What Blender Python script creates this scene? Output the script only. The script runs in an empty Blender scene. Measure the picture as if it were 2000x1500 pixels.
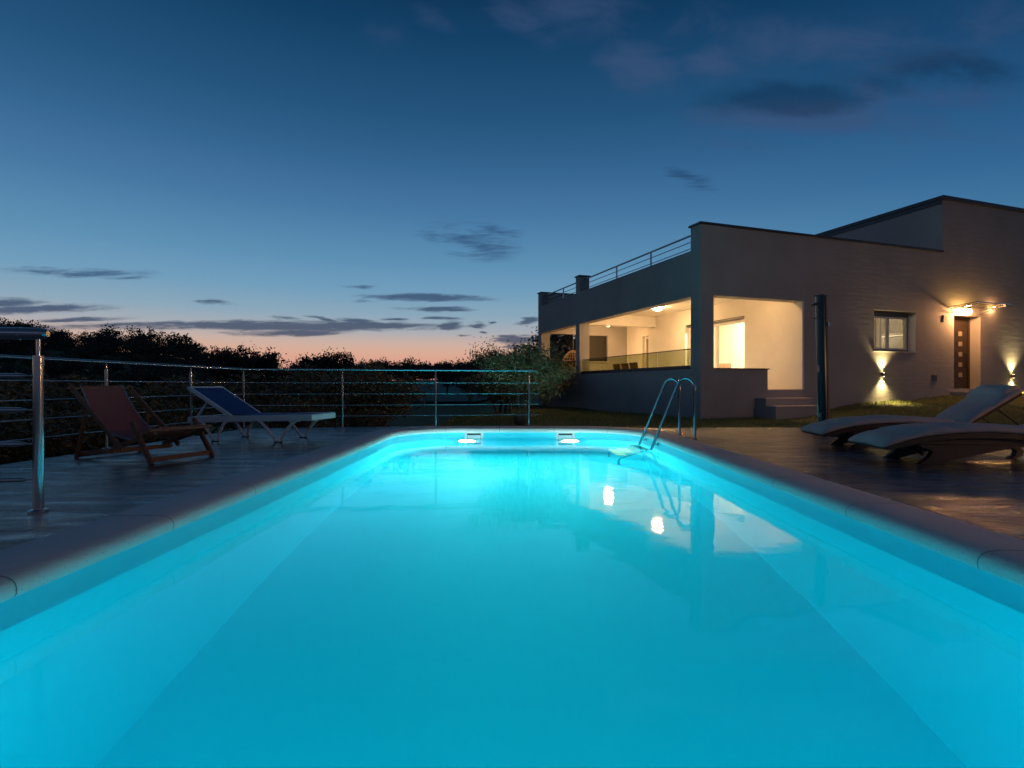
import bpy, math, random
from mathutils import Vector, Matrix, noise as mnoise
R = math.radians
random.seed(7)
S = bpy.context.scene
COL = S.collection

# ------------------------------------------------------------------ camera
F = 1050.0
def lin(c):
    return tuple(((v/255)/12.92 if v/255 <= .04045 else (((v/255)+.055)/1.055)**2.4) for v in c)
cam_d = bpy.data.cameras.new("camera"); cam = bpy.data.objects.new("camera", cam_d); COL.objects.link(cam)
cam_d.sensor_width = 36; cam_d.lens = 36*F/2000
cam_d.shift_y = 3/2000
cam_d.clip_start = .05; cam_d.clip_end = 3000
cam.location = (0, 0, .78); cam.rotation_euler = (R(90), 0, 0)
S.camera = cam

# ------------------------------------------------------------------ render / exposure
S.view_settings.view_transform = 'Standard'; S.view_settings.look = 'None'
S.view_settings.exposure = 0; S.view_settings.gamma = 1
cy = S.cycles
cy.max_bounces = 14; cy.diffuse_bounces = 7; cy.glossy_bounces = 5; cy.transmission_bounces = 8
cy.transparent_max_bounces = 12; cy.volume_bounces = 0
cy.sample_clamp_indirect = 5.0; cy.sample_clamp_direct = 0; cy.blur_glossy = .5
cy.caustics_reflective = False; cy.caustics_refractive = True
cy.use_denoising = True

# ------------------------------------------------------------------ world: dusk sky
W = bpy.data.worlds.new("World"); S.world = W; W.use_nodes = True
nt = W.node_tree; nt.nodes.clear()
class NT:
    def __init__(s, nt): s.nt = nt
    def n(s, typ, **kw):
        nd = s.nt.nodes.new(typ)
        for k, v in kw.items(): setattr(nd, k, v)
        return nd
    def put(s, sock, v):
        if hasattr(v, 'node'): s.nt.links.new(v, sock)
        else: sock.default_value = v
    def m(s, op, a, b=None, c=None, clamp=False):
        nd = s.n('ShaderNodeMath', operation=op); nd.use_clamp = clamp
        s.put(nd.inputs[0], a)
        if b is not None: s.put(nd.inputs[1], b)
        if c is not None: s.put(nd.inputs[2], c)
        return nd.outputs[0]
    def v(s, op, a, b=None):
        nd = s.n('ShaderNodeVectorMath', operation=op)
        s.put(nd.inputs[0], a)
        if b is not None: s.put(nd.inputs[1], b)
        return nd.outputs['Value'] if op in ('LENGTH', 'DOT_PRODUCT') else nd.outputs[0]
    def mix(s, f, a, b, mode='MIX'):
        nd = s.n('ShaderNodeMix', data_type='RGBA', blend_type=mode)
        s.put(nd.inputs[0], f)
        for k, x in ((6, a), (7, b)):
            if isinstance(x, tuple) and len(x) == 3: x = (*x, 1)
            s.put(nd.inputs[k], x)
        return nd.outputs[2]
    def mapr(s, x, a, b, c=0., d=1., smooth=True):
        nd = s.n('ShaderNodeMapRange'); nd.interpolation_type = 'SMOOTHSTEP' if smooth else 'LINEAR'
        s.put(nd.inputs[0], x)
        for k, q in enumerate((a, b, c, d)): nd.inputs[k+1].default_value = q
        return nd.outputs[0]
    def noise(s, vec, scale, detail=4, rough=.5, dist=0.):
        nd = s.n('ShaderNodeTexNoise'); s.put(nd.inputs['Vector'], vec)
        nd.inputs['Scale'].default_value = scale; nd.inputs['Detail'].default_value = detail
        nd.inputs['Roughness'].default_value = rough; nd.inputs['Distortion'].default_value = dist
        return nd
    def ramp(s, f, stops):
        nd = s.n('ShaderNodeValToRGB'); s.put(nd.inputs[0], f)
        el = nd.color_ramp.elements
        while len(el) > 1: el.remove(el[-1])
        el[0].position = stops[0][0]; el[0].color = (*stops[0][1], 1)
        for p, c in stops[1:]:
            e = el.new(p); e.color = (*c, 1)
        return nd.outputs[0]
g = NT(nt)
tc = g.n('ShaderNodeTexCoord').outputs['Generated']
sep = g.n('ShaderNodeSeparateXYZ'); nt.links.new(tc, sep.inputs[0])
X, Y, Z = sep.outputs
hl = g.m('SQRT', g.m('ADD', g.m('MULTIPLY', X, X), g.m('MULTIPLY', Y, Y)))
hl = g.m('MAXIMUM', hl, .001)
tanel = g.m('DIVIDE', Z, hl)
# elevation gradients (sunset side / far side); position = tan(elevation) / 1.2
def py2(p, col): return (max(0, (753-p)/F)/1.2, lin(col))
west = [(0, lin((206, 148, 128))), py2(702, (220, 165, 143)), py2(690, (218, 172, 150)), py2(672, (204, 176, 163)), py2(650, (170, 173, 180)),
        py2(620, (140, 168, 186)), py2(575, (114, 158, 188)), py2(517, (94, 144, 180)), py2(423, (71, 120, 163)),
        py2(330, (52, 101, 144)), py2(236, (37, 84, 124)), py2(77, (20, 64, 102)), py2(0, (15, 55, 90)), (.68, lin((20, 54, 86))), (.85, lin((36, 58, 84))), (1, lin((42, 58, 80)))]
east = [(0, lin((116, 106, 120))), py2(640, (140, 124, 140)), py2(500, (116, 112, 132)), py2(300, (78, 84, 110)), py2(0, (54, 62, 84)), (1, lin((44, 54, 74)))]
te = g.m('DIVIDE', tanel, 1.2, clamp=True)
cw = g.ramp(te, west); ce = g.ramp(te, east)
caz = g.m('DIVIDE', g.v('DOT_PRODUCT', tc, (math.sin(R(-22)), math.cos(R(-22)), 0)), hl)
sky = g.mix(g.mapr(caz, -.7, .5), ce, cw)
sky = g.mix(1., sky, g.mix(g.mapr(caz, .2, .98), (.40, .62, .74), (1, 1, 1)), 'MULTIPLY')
# clouds, laid out by direction on the dome: u = x/y, v = z/y
yy = g.m('MAXIMUM', Y, .02)
u = g.m('DIVIDE', X, yy); v = g.m('DIVIDE', Z, yy)
front = g.mapr(Y, .05, .2)
comb = g.n('ShaderNodeCombineXYZ'); nt.links.new(u, comb.inputs[0]); nt.links.new(v, comb.inputs[1])
uv = comb.outputs[0]
st = g.v('MULTIPLY', uv, (1, 5.5, 1))
n1 = g.noise(st, 5.5, 7, .66, .5); n2 = g.noise(g.v('MULTIPLY', uv, (1, 9, 1)), 15, 7, .68, .4)
warp = g.v('MULTIPLY', g.v('SUBTRACT', n1.outputs['Color'], (.5, .5, .5)), (.10, .022, 0))
uvw = g.v('ADD', uv, warp)
nB = g.noise(g.v('MULTIPLY', uv, (1, 1.7, 1)), 5.5, 7, .62, .6)
def clouds(lst, edge=.55, nz=2.3, lo=.12, soft=False):
    acc = None
    for (px, py, a, b, k, st_) in lst:
        cu, cv = (px-1000)/F, (753-py)/F
        d = g.v('SUBTRACT', uvw, (cu, cv, 0))
        sp = g.n('ShaderNodeSeparateXYZ'); nt.links.new(d, sp.inputs[0])
        vs = g.m('MULTIPLY_ADD', sp.outputs[0], -k, sp.outputs[1])
        q = g.m('ADD', g.m('POWER', g.m('ABSOLUTE', g.m('MULTIPLY', sp.outputs[0], F/a)), 2.), g.m('POWER', g.m('ABSOLUTE', g.m('MULTIPLY', vs, F/b)), 2.))
        f = g.m('MULTIPLY', g.m('SUBTRACT', 1.25, g.m('SQRT', q), clamp=True), st_)
        acc = f if acc is None else g.m('MAXIMUM', acc, f)
    nn = g.m('MULTIPLY', g.m('SUBTRACT', g.m('MULTIPLY_ADD', n2.outputs[0], .5, g.m('MULTIPLY', n1.outputs[0], .5)), .5), nz)
    if soft: nn = g.m('MULTIPLY', g.m('SUBTRACT', nB.outputs[0], .5), nz)
    d = g.m('ADD', acc, g.m('MULTIPLY', nn, g.m('MINIMUM', g.m('MULTIPLY', acc, 3), 1.)))
    return g.m('MULTIPLY', g.mapr(d, lo, edge), front)
low = clouds(edge=.85, nz=3.0, lo=.08, lst=[(500, 636, 380, 12, .0, 1), (730, 636, 150, 10, 0, 1), (60, 604, 190, 10, .03, .85), (10, 592, 90, 12, 0, .9), (170, 533, 150, 12, -.03, .62),
              (830, 581, 140, 9, -.02, 1), (850, 603, 85, 6, -.02, .85), (640, 622, 45, 5, -.12, .8), (705, 624, 40, 5, -.1, .8), (880, 634, 28, 9, 0, 1),
              (932, 634, 24, 8, 0, .95), (765, 622, 40, 4, 0, .8), (870, 622, 40, 4, -.05, .8), (1020, 664, 70, 11, .05, 1), (1035, 628, 28, 7, .2, .9), (995, 656, 30, 5, 0, .85),
              (1010, 676, 40, 5, 0, .9), (940, 648, 12, 3, 0, .8), (962, 630, 10, 3, 0, .7), (905, 655, 14, 3, 0, .6), (700, 586, 50, 4, 0, .6), (250, 545, 60, 6, 0, .5), (560, 622, 40, 4, -.08, .7), (900, 606, 40, 4, 0, .6), (150, 622, 120, 5, .02, .7), (560, 648, 130, 8, 0, 1), (700, 560, 45, 4, 0, .6), (420, 592, 42, 6, 0, .55), (925, 472, 105, 36, -.15, .66), (960, 450, 70, 18, -.2, .55), (1350, 350, 62, 20, -.35, .55), (-60, 640, 200, 14, 0, 1)])
dark = clouds(soft=True, lo=.0, edge=.9, nz=2., lst=[(1550, 190, 160, 38, .0, 1.), (1850, 135, 150, 45, -.1, .6), (1700, 160, 120, 30, -.1, .45), (1420, 200, 70, 35, 0, .4)])
mauve = clouds(soft=True, lo=.0, edge=1., nz=2., lst=[(1250, 130, 90, 60, -.1, .9), (1390, 120, 70, 45, 0, .8), (1560, 228, 230, 36, 0, .95), (1700, 190, 60, 50, -.7, .6), (1020, 40, 70, 45, -.5, .6), (1130, 15, 150, 40, 0, .65),
                (1860, 190, 150, 35, 0, .6), (1450, 285, 120, 20, -.1, .4), (1350, 50, 120, 60, 0, .45), (840, 30, 60, 30, -.5, .35), (755, 60, 50, 40, 0, .25), (1750, 255, 60, 25, -.5, .3), (1950, 40, 150, 70, 0, .45), (1600, 90, 350, 70, 0, .55), (1800, 240, 250, 40, -.1, .45), (1200, 40, 260, 50, 0, .4)])
lowc = g.ramp(g.m('DIVIDE', v, .4, clamp=True), [(0, lin((70, 72, 92))), (.3, lin((62, 78, 104))), (.6, lin((54, 88, 126))), (1, lin((40, 78, 116)))])
sky = g.mix(g.m('MULTIPLY', mauve, .62), sky, lin((60, 82, 120)))
sky = g.mix(g.m('MULTIPLY', dark, .55), sky, lin((14, 44, 74)))
sky = g.mix(g.m('MULTIPLY', low, .88), sky, lowc)
below = g.mapr(Z, -.02, 0)
sky = g.mix(below, lin((14, 18, 24)), sky)
bg = g.n('ShaderNodeBackground'); nt.links.new(sky, bg.inputs[0]); bg.inputs[1].default_value = 1.0
wo = g.n('ShaderNodeOutputWorld'); nt.links.new(bg.outputs[0], wo.inputs[0])
W.cycles.sampling_method = 'MANUAL'; W.cycles.sample_map_resolution = 1024

# ------------------------------------------------------------------ materials
def mat(name, build):
    m = bpy.data.materials.new(name); m.use_nodes = True
    t = m.node_tree; t.nodes.clear(); g = NT(t)
    out = g.n('ShaderNodeOutputMaterial'); build(g, t, out); return m
def bsdf(g, t, out, **kw):
    p = g.n('ShaderNodeBsdfPrincipled')
    for k, val in kw.items():
        k = k.replace('_', ' ')
        if isinstance(val, tuple) and len(val) == 3: val = (*val, 1)
        g.put(p.inputs[k], val)
    t.links.new(p.outputs[0], out.inputs[0]); return p
def bump(g, t, p, h, strength=.3, dist=.01):
    b = g.n('ShaderNodeBump'); g.put(b.inputs['Height'], h); b.inputs['Strength'].default_value = strength
    b.inputs['Distance'].default_value = dist; t.links.new(b.outputs[0], p.inputs['Normal']); return b
def simple(name, col, rough=.5, metal=0., nscale=20, var=.15, bstr=0., bdist=.004, **kw):
    def f(g, t, out):
        o = g.n('ShaderNodeTexCoord').outputs['Object']
        nz = g.noise(o, nscale, 5, .6)
        c = g.mix(nz.outputs[0], tuple(x*(1-var) for x in col), tuple(min(1, x*(1+var)) for x in col))
        p = bsdf(g, t, out, Base_Color=c, Roughness=rough, Metallic=metal, **kw)
        if bstr: bump(g, t, p, nz.outputs[0], bstr, bdist)
    return mat(name, f)
def m_plaster(name, col, rip=.35):
    def f(g, t, out):
        o = g.n('ShaderNodeTexCoord').outputs['Object']
        big = g.noise(o, .7, 4, .6); fine = g.noise(o, 60, 4, .6)
        w = g.noise(g.v('MULTIPLY', o, (1.2, 1.2, 7)), 1.6, 4, .6)
        c = g.mix(g.mapr(big.outputs[0], .3, .7), tuple(x*.9 for x in col), tuple(x*1.06 for x in col))
        p = bsdf(g, t, out, Base_Color=c, Roughness=.85)
        h = g.m('ADD', g.m('MULTIPLY', w.outputs[0], 1.0), g.m('MULTIPLY', fine.outputs[0], .08))
        bump(g, t, p, h, rip, .03)
    return mat(name, f)
M = {}
M['plaster'] = m_plaster('house_plaster', (.35, .335, .325), .3)
M['inner'] = m_plaster('terrace_plaster', (.80, .76, .70), .1)
M['steel'] = simple('brushed_steel', (.44, .44, .45), .15, 1., 60, .05)
M['dark_metal'] = simple('dark_metal', (.03, .03, .035), .35, .6, 40, .2)
M['black'] = simple('black_plastic', (.015, .015, .017), .35, 0, 40, .2)
M['cap'] = simple('metal_flashing', (.05, .052, .06), .4, .4, 10, .2)
M['white_plastic'] = simple('white_plastic', (.62, .62, .63), .35, 0, 15, .06)
M['window_white'] = simple('white_frame', (.72, .70, .66), .4, 0, 15, .04)
M['grey_frame'] = simple('grey_frame', (.10, .10, .10), .4, 0, 15, .1)
M['blue_fabric'] = simple('blue_mesh_fabric', (.002, .045, .20), .75, 0, 260, .35, .3, .002)
M['wood'] = None
def f(g, t, out):
    o = g.n('ShaderNodeTexCoord').outputs['Object']
    nz = g.noise(g.v('MULTIPLY', o, (4, 4, 30)), 3, 5, .6)
    c = g.ramp(nz.outputs[0], [(.3, (.15, .05, .022)), (.7, (.32, .12, .05))])
    p = bsdf(g, t, out, Base_Color=c, Roughness=.45); bump(g, t, p, nz.outputs[0], .2, .003)
M['wood'] = mat('stained_wood', f)
def f(g, t, out):
    o = g.n('ShaderNodeTexCoord').outputs['Object']
    w = g.n('ShaderNodeTexWave'); w.bands_direction = 'Y'; g.put(w.inputs['Vector'], o); w.inputs['Scale'].default_value = 16
    w.inputs['Distortion'].default_value = .4
    c = g.ramp(w.outputs['Fac'], [(0, (.27, .05, .05)), (.55, (.36, .10, .07)), (.8, (.15, .04, .07)), (1, (.42, .22, .17))])
    p = bsdf(g, t, out, Base_Color=c, Roughness=.85)
M['sling'] = mat('striped_canvas', f)
M['sling_edge'] = simple('canvas_piping', (.30, .36, .42), .7)
def f(g, t, out):
    o = g.n('ShaderNodeTexCoord').outputs['Object']
    nz = g.noise(o, 9, 4, .6); fn = g.noise(o, 240, 2, .5)
    c = g.mix(nz.outputs[0], (.44, .38, .36), (.52, .46, .43))
    p = bsdf(g, t, out, Base_Color=c, Roughness=.9)
    bump(g, t, p, g.m('ADD', nz.outputs[0], g.m('MULTIPLY', fn.outputs[0], .1)), .8, .03)
M['cushion'] = mat('cushion_fabric', f)
def f(g, t, out):
    o = g.n('ShaderNodeTexCoord').outputs['Object']
    w = g.n('ShaderNodeTexWave'); w.bands_direction = 'X'; g.put(w.inputs['Vector'], o); w.inputs['Scale'].default_value = 22
    w2 = g.n('ShaderNodeTexWave'); w2.bands_direction = 'Z'; g.put(w2.inputs['Vector'], o); w2.inputs['Scale'].default_value = 30
    h = g.m('MULTIPLY', w.outputs['Fac'], w2.outputs['Fac'])
    c = g.mix(h, (.004, .003, .003), (.014, .010, .008))
    p = bsdf(g, t, out, Base_Color=c, Roughness=.45); bump(g, t, p, h, .5, .004)
M['rattan'] = mat('dark_rattan', f)
M['rattan_light'] = simple('pale_rattan', (.55, .38, .2), .6, 0, 40, .2)
M['brown_rattan'] = simple('brown_rattan', (.16, .085, .035), .6, 0, 60, .4, .3)
# stamped concrete deck
def f(g, t, out):
    o = g.n('ShaderNodeTexCoord').outputs['Object']
    wob = g.noise(o, 2.0, 3, .5)
    ow = g.v('ADD', o, g.v('MULTIPLY', g.v('SUBTRACT', wob.outputs['Color'], (.5, .5, .5)), (.06, .06, 0)))
    br = g.n('ShaderNodeTexBrick'); g.put(br.inputs['Vector'], ow)
    br.inputs['Scale'].default_value = 1.0; br.inputs['Brick Width'].default_value = 1.3; br.inputs['Row Height'].default_value = .32
    br.inputs['Mortar Size'].default_value = .012; br.inputs['Mortar Smooth'].default_value = .3
    st = g.v('MULTIPLY', ow, (1.0, 2.6, 1)); a = g.noise(st, 2.0, 7, .62, .8)
    sl = g.noise(g.v('MULTIPLY', o, (.35, 1.3, 1)), 1.6, 3, .5, .4)
    grit = g.noise(g.v('MULTIPLY', o, (1, .7, 1)), 15, 4, .7)
    col = g.ramp(a.outputs[0], [(.38, (.045, .026, .028)), (.49, (.12, .075, .075)), (.62, (.30, .20, .18))])
    col = g.mix(br.outputs['Fac'], col, (.015, .011, .011))
    col = g.mix(g.mapr(sl.outputs[0], .35, .65), g.mix(1., col, (.75, .72, .78), 'MULTIPLY'), col)
    rr = g.mapr(a.outputs[0], .25, .75, .2, .36)
    p = bsdf(g, t, out, Base_Color=col, Roughness=rr, Specular_IOR_Level=.5)
    p.inputs['Coat Weight'].default_value = 1.; p.inputs['Coat Roughness'].default_value = .09; p.inputs['Coat IOR'].default_value = 2.1
    fine = g.noise(g.v('MULTIPLY', ow, (5, 16, 1)), 3.2, 5, .7, .3)
    h = g.m('ADD', g.m('MULTIPLY', a.outputs[0], 1.6), g.m('MULTIPLY', sl.outputs[0], 1.2))
    h = g.m('ADD', h, g.m('MULTIPLY', fine.outputs[0], .10))
    h = g.m('ADD', h, g.m('MULTIPLY', grit.outputs[0], .09))
    h = g.m('SUBTRACT', h, g.m('MULTIPLY', br.outputs['Fac'], .35))
    b = bump(g, t, p, h, 1., .028); t.links.new(b.outputs[0], p.inputs['Coat Normal'])
M['deck'] = mat('stamped_concrete', f)
def f(g, t, out):
    o = g.n('ShaderNodeTexCoord').outputs['Object']
    a = g.noise(o, 3, 4, .6); b = g.noise(o, 90, 3, .7)
    col = g.mix(a.outputs[0], (.64, .55, .52), (.76, .67, .63))
    col = g.mix(g.mapr(b.outputs[0], .62, .72), col, (.12, .10, .09))
    p = bsdf(g, t, out, Base_Color=col, Roughness=.7); bump(g, t, p, g.m('ADD', b.outputs[0], g.m('MULTIPLY', a.outputs[0], .4)), .35, .006)
M['coping'] = mat('coping_stone', f)
def f(g, t, out):
    o = g.n('ShaderNodeTexCoord').outputs['Object']
    a = g.noise(o, .8, 4, .5)
    col = g.mix(a.outputs[0], (.04, .67, .80), (.045, .71, .84))
    bsdf(g, t, out, Base_Color=col, Roughness=.45)
M['liner'] = mat('pool_liner', f)
def f(g, t, out):
    o = g.n('ShaderNodeTexCoord').outputs['Object']
    nz = g.noise(g.v('MULTIPLY', o, (1.0, 1.0, 1)), 1.3, 3, .5); n2 = g.noise(o, 4, 3, .5)
    p = g.n('ShaderNodeBsdfGlass'); p.inputs['IOR'].default_value = 1.333; p.inputs['Roughness'].default_value = .038
    p.inputs['Color'].default_value = (1, 1, 1, 1)
    b = g.n('ShaderNodeBump'); b.inputs['Strength'].default_value = .25; b.inputs['Distance'].default_value = .02
    g.put(b.inputs['Height'], g.m('MULTIPLY_ADD', n2.outputs[0], .07, nz.outputs[0])); t.links.new(b.outputs[0], p.inputs['Normal'])
    t.links.new(p.outputs[0], out.inputs[0])
    ab = g.n('ShaderNodeVolumeAbsorption'); ab.inputs['Color'].default_value = (.0, .965, .98, 1); ab.inputs['Density'].default_value = .42
    sc = g.n('ShaderNodeVolumeScatter'); sc.inputs['Color'].default_value = (.4, 1, 1, 1); sc.inputs['Density'].default_value = .014; sc.inputs['Anisotropy'].default_value = .55
    ad = g.n('ShaderNodeAddShader'); t.links.new(ab.outputs[0], ad.inputs[0]); t.links.new(sc.outputs[0], ad.inputs[1])
    t.links.new(ad.outputs[0], out.inputs['Volume'])
M['water'] = mat('pool_water', f)
def f(g, t, out):
    o = g.n('ShaderNodeTexCoord').outputs['Object']
    a = g.noise(o, .5, 4, .6); b = g.noise(o, 9, 5, .7); c = g.noise(g.v('MULTIPLY', o, (1, 2.5, 1)), 2.2, 5, .65)
    col = g.ramp(g.m('MULTIPLY_ADD', c.outputs[0], .6, g.m('MULTIPLY', a.outputs[0], .4)), [(.35, (.08, .11, .025)), (.55, (.14, .15, .04)), (.7, (.24, .19, .09))])
    col = g.mix(g.mapr(b.outputs[0], .35, .7), col, g.mix(1., col, (.45, .45, .45), 'MULTIPLY'))
    p = bsdf(g, t, out, Base_Color=col, Roughness=.95); bump(g, t, p, b.outputs[0], .8, .06)
M['ground'] = mat('grass_ground', f)
def f(g, t, out):
    o = g.n('ShaderNodeTexCoord').outputs['Object']
    a = g.noise(o, .08, 4, .6)
    col = g.mix(a.outputs[0], (.04, .12, .10), (.06, .18, .14))
    bsdf(g, t, out, Base_Color=col, Roughness=.95)
M['meadow'] = mat('meadow_grass', f)
def m_leaf(name, c1, c2):
    def f(g, t, out):
        geo = g.n('ShaderNodeNewGeometry'); o = g.n('ShaderNodeTexCoord').outputs['Object']
        nz = g.noise(o, 3, 3, .6)
        k = g.m('MULTIPLY_ADD', geo.outputs['Random Per Island'], .6, g.m('MULTIPLY', nz.outputs[0], .5))
        c = g.mix(k, c1, c2)
        bsdf(g, t, out, Base_Color=c, Roughness=.6)
    return mat(name, f)
M['olive_leaf'] = m_leaf('olive_leaf', (.06, .042, .014), (.24, .17, .065))
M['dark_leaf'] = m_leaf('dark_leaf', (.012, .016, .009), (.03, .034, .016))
M['blade'] = m_leaf('grass_blade', (.07, .12, .02), (.22, .25, .07))
M['bark'] = simple('tree_bark', (.11, .085, .06), .9, 0, 12, .4, .6, .02)
M['field_post'] = simple('weathered_wood', (.25, .22, .2), .8)
M['tread'] = simple('cream_tread', (.72, .64, .48), .5, 0, 60, .2, .3, .003)
M['skimmer'] = simple('skimmer_white', (.66, .70, .68), .4)
M['door'] = simple('dark_door', (.04, .024, .015), .45, 0, 8, .3)
M['door_glass'] = simple('frosted_pane', (.30, .25, .19), .3)
M['shutter'] = simple('shutter_slats', (.022, .02, .016), .5, 0, 8, .1)
M['room'] = simple('interior_paint', (.78, .74, .66), .9, 0, 3, .03)
M['cabinet'] = simple('cabinet_grey', (.30, .28, .25), .5, 0, 3, .1)
M['solar'] = simple('shower_blue_grey', (.008, .03, .045), .25, .2, 5, .2)
def glass(name, tint, refl=1.):
    def f(g, t, out):
        tr = g.n('ShaderNodeBsdfTransparent'); tr.inputs[0].default_value = (*tint, 1)
        gl = g.n('ShaderNodeBsdfGlossy'); gl.inputs['Roughness'].default_value = .02
        lw = g.n('ShaderNodeLayerWeight'); lw.inputs[0].default_value = .5
        fr = g.m('MULTIPLY_ADD', g.m('POWER', lw.outputs['Facing'], 5.), .9, .04)
        mx = g.n('ShaderNodeMixShader'); g.put(mx.inputs[0], g.m('MULTIPLY', fr, refl, clamp=True))
        t.links.new(tr.outputs[0], mx.inputs[1]); t.links.new(gl.outputs[0], mx.inputs[2]); t.links.new(mx.outputs[0], out.inputs[0])
    return mat(name, f)
M['glass'] = glass('window_glass', (.93, .94, .92))
M['glass_green'] = glass('balustrade_glass', (.66, .70, .58))
def emit(name, col, s):
    def f(g, t, out):
        e = g.n('ShaderNodeEmission'); e.inputs[0].default_value = (*col, 1); e.inputs[1].default_value = s
        t.links.new(e.outputs[0], out.inputs[0])
    return mat(name, f)
M['lamp_glow'] = emit('lamp_glow', (1, .57, .24), 265)
M['lamp_fill'] = emit('lamp_fill_glow', (1, .57, .24), 190)  # only for the added lamp hidden behind the front opening
M['room_glow'] = emit('room_lamp_glow', (1, .78, .48), 800)
M['pool_glow'] = emit('pool_lamp_glow', (1, .88, .82), 850)
M['assumed_pool_glow'] = emit('assumed_pool_lamp_glow', (.0, .84, .98), 118)  # only for the assumed lamps in the near pool wall
M['sconce_glow'] = emit('sconce_glow', (1, .78, .35), 60)
M['door_glow'] = emit('door_lamp_glow', (1, .46, .17), 820)

# ------------------------------------------------------------------ mesh builder
class MB:
    def __init__(s): s.v = []; s.f = []
    def add(s, vs, fs):
        b = len(s.v); s.v += [tuple(p) for p in vs]; s.f += [tuple(b+i for i in q) for q in fs]; return s
    def box(s, x0, x1, y0, y1, z0, z1):
        return s.add([(x0,y0,z0),(x1,y0,z0),(x1,y1,z0),(x0,y1,z0),(x0,y0,z1),(x1,y0,z1),(x1,y1,z1),(x0,y1,z1)],
                     [(0,3,2,1),(4,5,6,7),(0,1,5,4),(1,2,6,5),(2,3,7,6),(3,0,4,7)])
    def tube(s, pts, r, n=10, cap=True, flat=None):
        pts = [Vector(p) for p in pts]; m = len(pts); rs = r if isinstance(r, (list, tuple)) else [r]*m
        up = None; rings = []
        for i, p in enumerate(pts):
            d = (pts[min(i+1, m-1)]-pts[max(i-1, 0)]).normalized()
            if up is None: up = Vector((0, 0, 1)) if abs(d.z) < .9 else Vector((0, 1, 0))
            a = d.cross(up).normalized(); b = a.cross(d).normalized(); up = b
            rings.append([p+a*math.cos(2*math.pi*k/n)*rs[i]+b*math.sin(2*math.pi*k/n)*rs[i]*(flat or 1) for k in range(n)])
        vs = [q for rg in rings for q in rg]; fs = []
        for i in range(m-1):
            for k in range(n):
                a, b = i*n+k, i*n+(k+1) % n
                fs.append((a, a+n, b+n, b))
        if cap:
            k0 = len(vs); vs += rings[0]+rings[-1]
            fs.append(tuple(range(k0, k0+n))); fs.append(tuple(reversed(range(k0+n, k0+2*n))))
        return s.add(vs, fs)
    def bar(s, a, b, w, h, up=(0, 0, 1)):
        a, b, up = Vector(a), Vector(b), Vector(up); d = (b-a).normalized()
        x = d.cross(up).normalized()*w/2; y = x.cross(d).normalized()*h/2
        vs = [p+q for p in (a, b) for q in (-x-y, x-y, x+y, -x+y)]
        return s.add(vs, [(0,3,2,1),(4,5,6,7),(0,1,5,4),(1,2,6,5),(2,3,7,6),(3,0,4,7)])
    def lathe(s, c, prof, n=24, axis='Z'):
        vs = []
        for (r, h) in prof:
            for k in range(n):
                a = 2*math.pi*k/n
                q = (r*math.cos(a), r*math.sin(a), h)
                if axis == 'Y': q = (q[0], q[2], q[1])
                if axis == 'X': q = (q[2], q[0], q[1])
                vs.append((c[0]+q[0], c[1]+q[1], c[2]+q[2]))
        fs = []
        for i in range(len(prof)-1):
            for k in range(n):
                a, b = i*n+k, i*n+(k+1) % n
                fs.append((a, b, b+n, a+n))
        if prof[0][0] > 1e-5: fs.append(tuple(reversed(range(n))))
        if prof[-1][0] > 1e-5: fs.append(tuple(range((len(prof)-1)*n, len(prof)*n)))
        return s.add(vs, fs)
    def strip(s, prof, y0, y1):   # prof: (x, z) closed outline extruded along y
        n = len(prof)
        vs = [(x, y0, z) for x, z in prof]+[(x, y1, z) for x, z in prof]
        fs = [(i, (i+1) % n, (i+1) % n+n, i+n) for i in range(n)]
        fs += [tuple(reversed(range(n))), tuple(range(n, 2*n))]
        return s.add(vs, fs)
    def band(s, top, bot, y0, y1):   # two equally long (x, z) lines: closed slab with quads only
        n = len(top); vs = []
        for y in (y0, y1):
            vs += [(x, y, z) for x, z in top]+[(x, y, z) for x, z in bot]
        fs = []; k = 2*n
        for i in range(n-1):
            fs += [(i, i+1, k+i+1, k+i), (n+i+1, n+i, k+n+i, k+n+i+1), (i+1, i, n+i, n+i+1), (k+i, k+i+1, k+n+i+1, k+n+i)]
        fs += [(0, k, k+n, n), (n-1, 2*n-1, k+2*n-1, k+n-1)]
        return s.add(vs, fs)
    def mesh(s, name, m, smooth=False, bevel=0):
        me = bpy.data.meshes.new(name); me.from_pydata(s.v, [], s.f)
        if m is not None: me.materials.append(m)
        if smooth: me.polygons.foreach_set('use_smooth', [len(q) <= 4 for q in s.f])
        me.update(); return me
    def build(s, name, m, parent=None, smooth=False, bevel=0, loc=None, rz=0, fix=True):
        import bmesh
        me = s.mesh(name, m, smooth)
        if fix:
            bm = bmesh.new(); bm.from_mesh(me); bmesh.ops.recalc_face_normals(bm, faces=bm.faces); bm.to_mesh(me); bm.free()
        o = bpy.data.objects.new(name, me); COL.objects.link(o)
        if parent: o.parent = parent
        if loc: o.location = loc
        o.rotation_euler.z = rz
        if bevel:
            b = o.modifiers.new('bevel', 'BEVEL'); b.width = bevel; b.segments = 2; b.limit_method = 'ANGLE'; b.angle_limit = R(40)
        if smooth == 'auto' or (smooth and bevel): pass
        return o
def tag(o, label=None, cat=None, group=None, kind=None):
    if label: o['label'] = label
    if cat: o['category'] = cat
    if group: o['group'] = group
    if kind: o['kind'] = kind
    return o
def empty(name, loc=(0, 0, 0), rz=0, **kw):
    o = bpy.data.objects.new(name, None); COL.objects.link(o); o.location = loc; o.rotation_euler.z = rz
    o.empty_display_size = .1
    return tag(o, **kw)
def copy_tree(o, parent=None):
    c = o.copy(); COL.objects.link(c)
    if parent: c.parent = parent
    for ch in list(o.children): copy_tree(ch, c)
    return c
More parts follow.
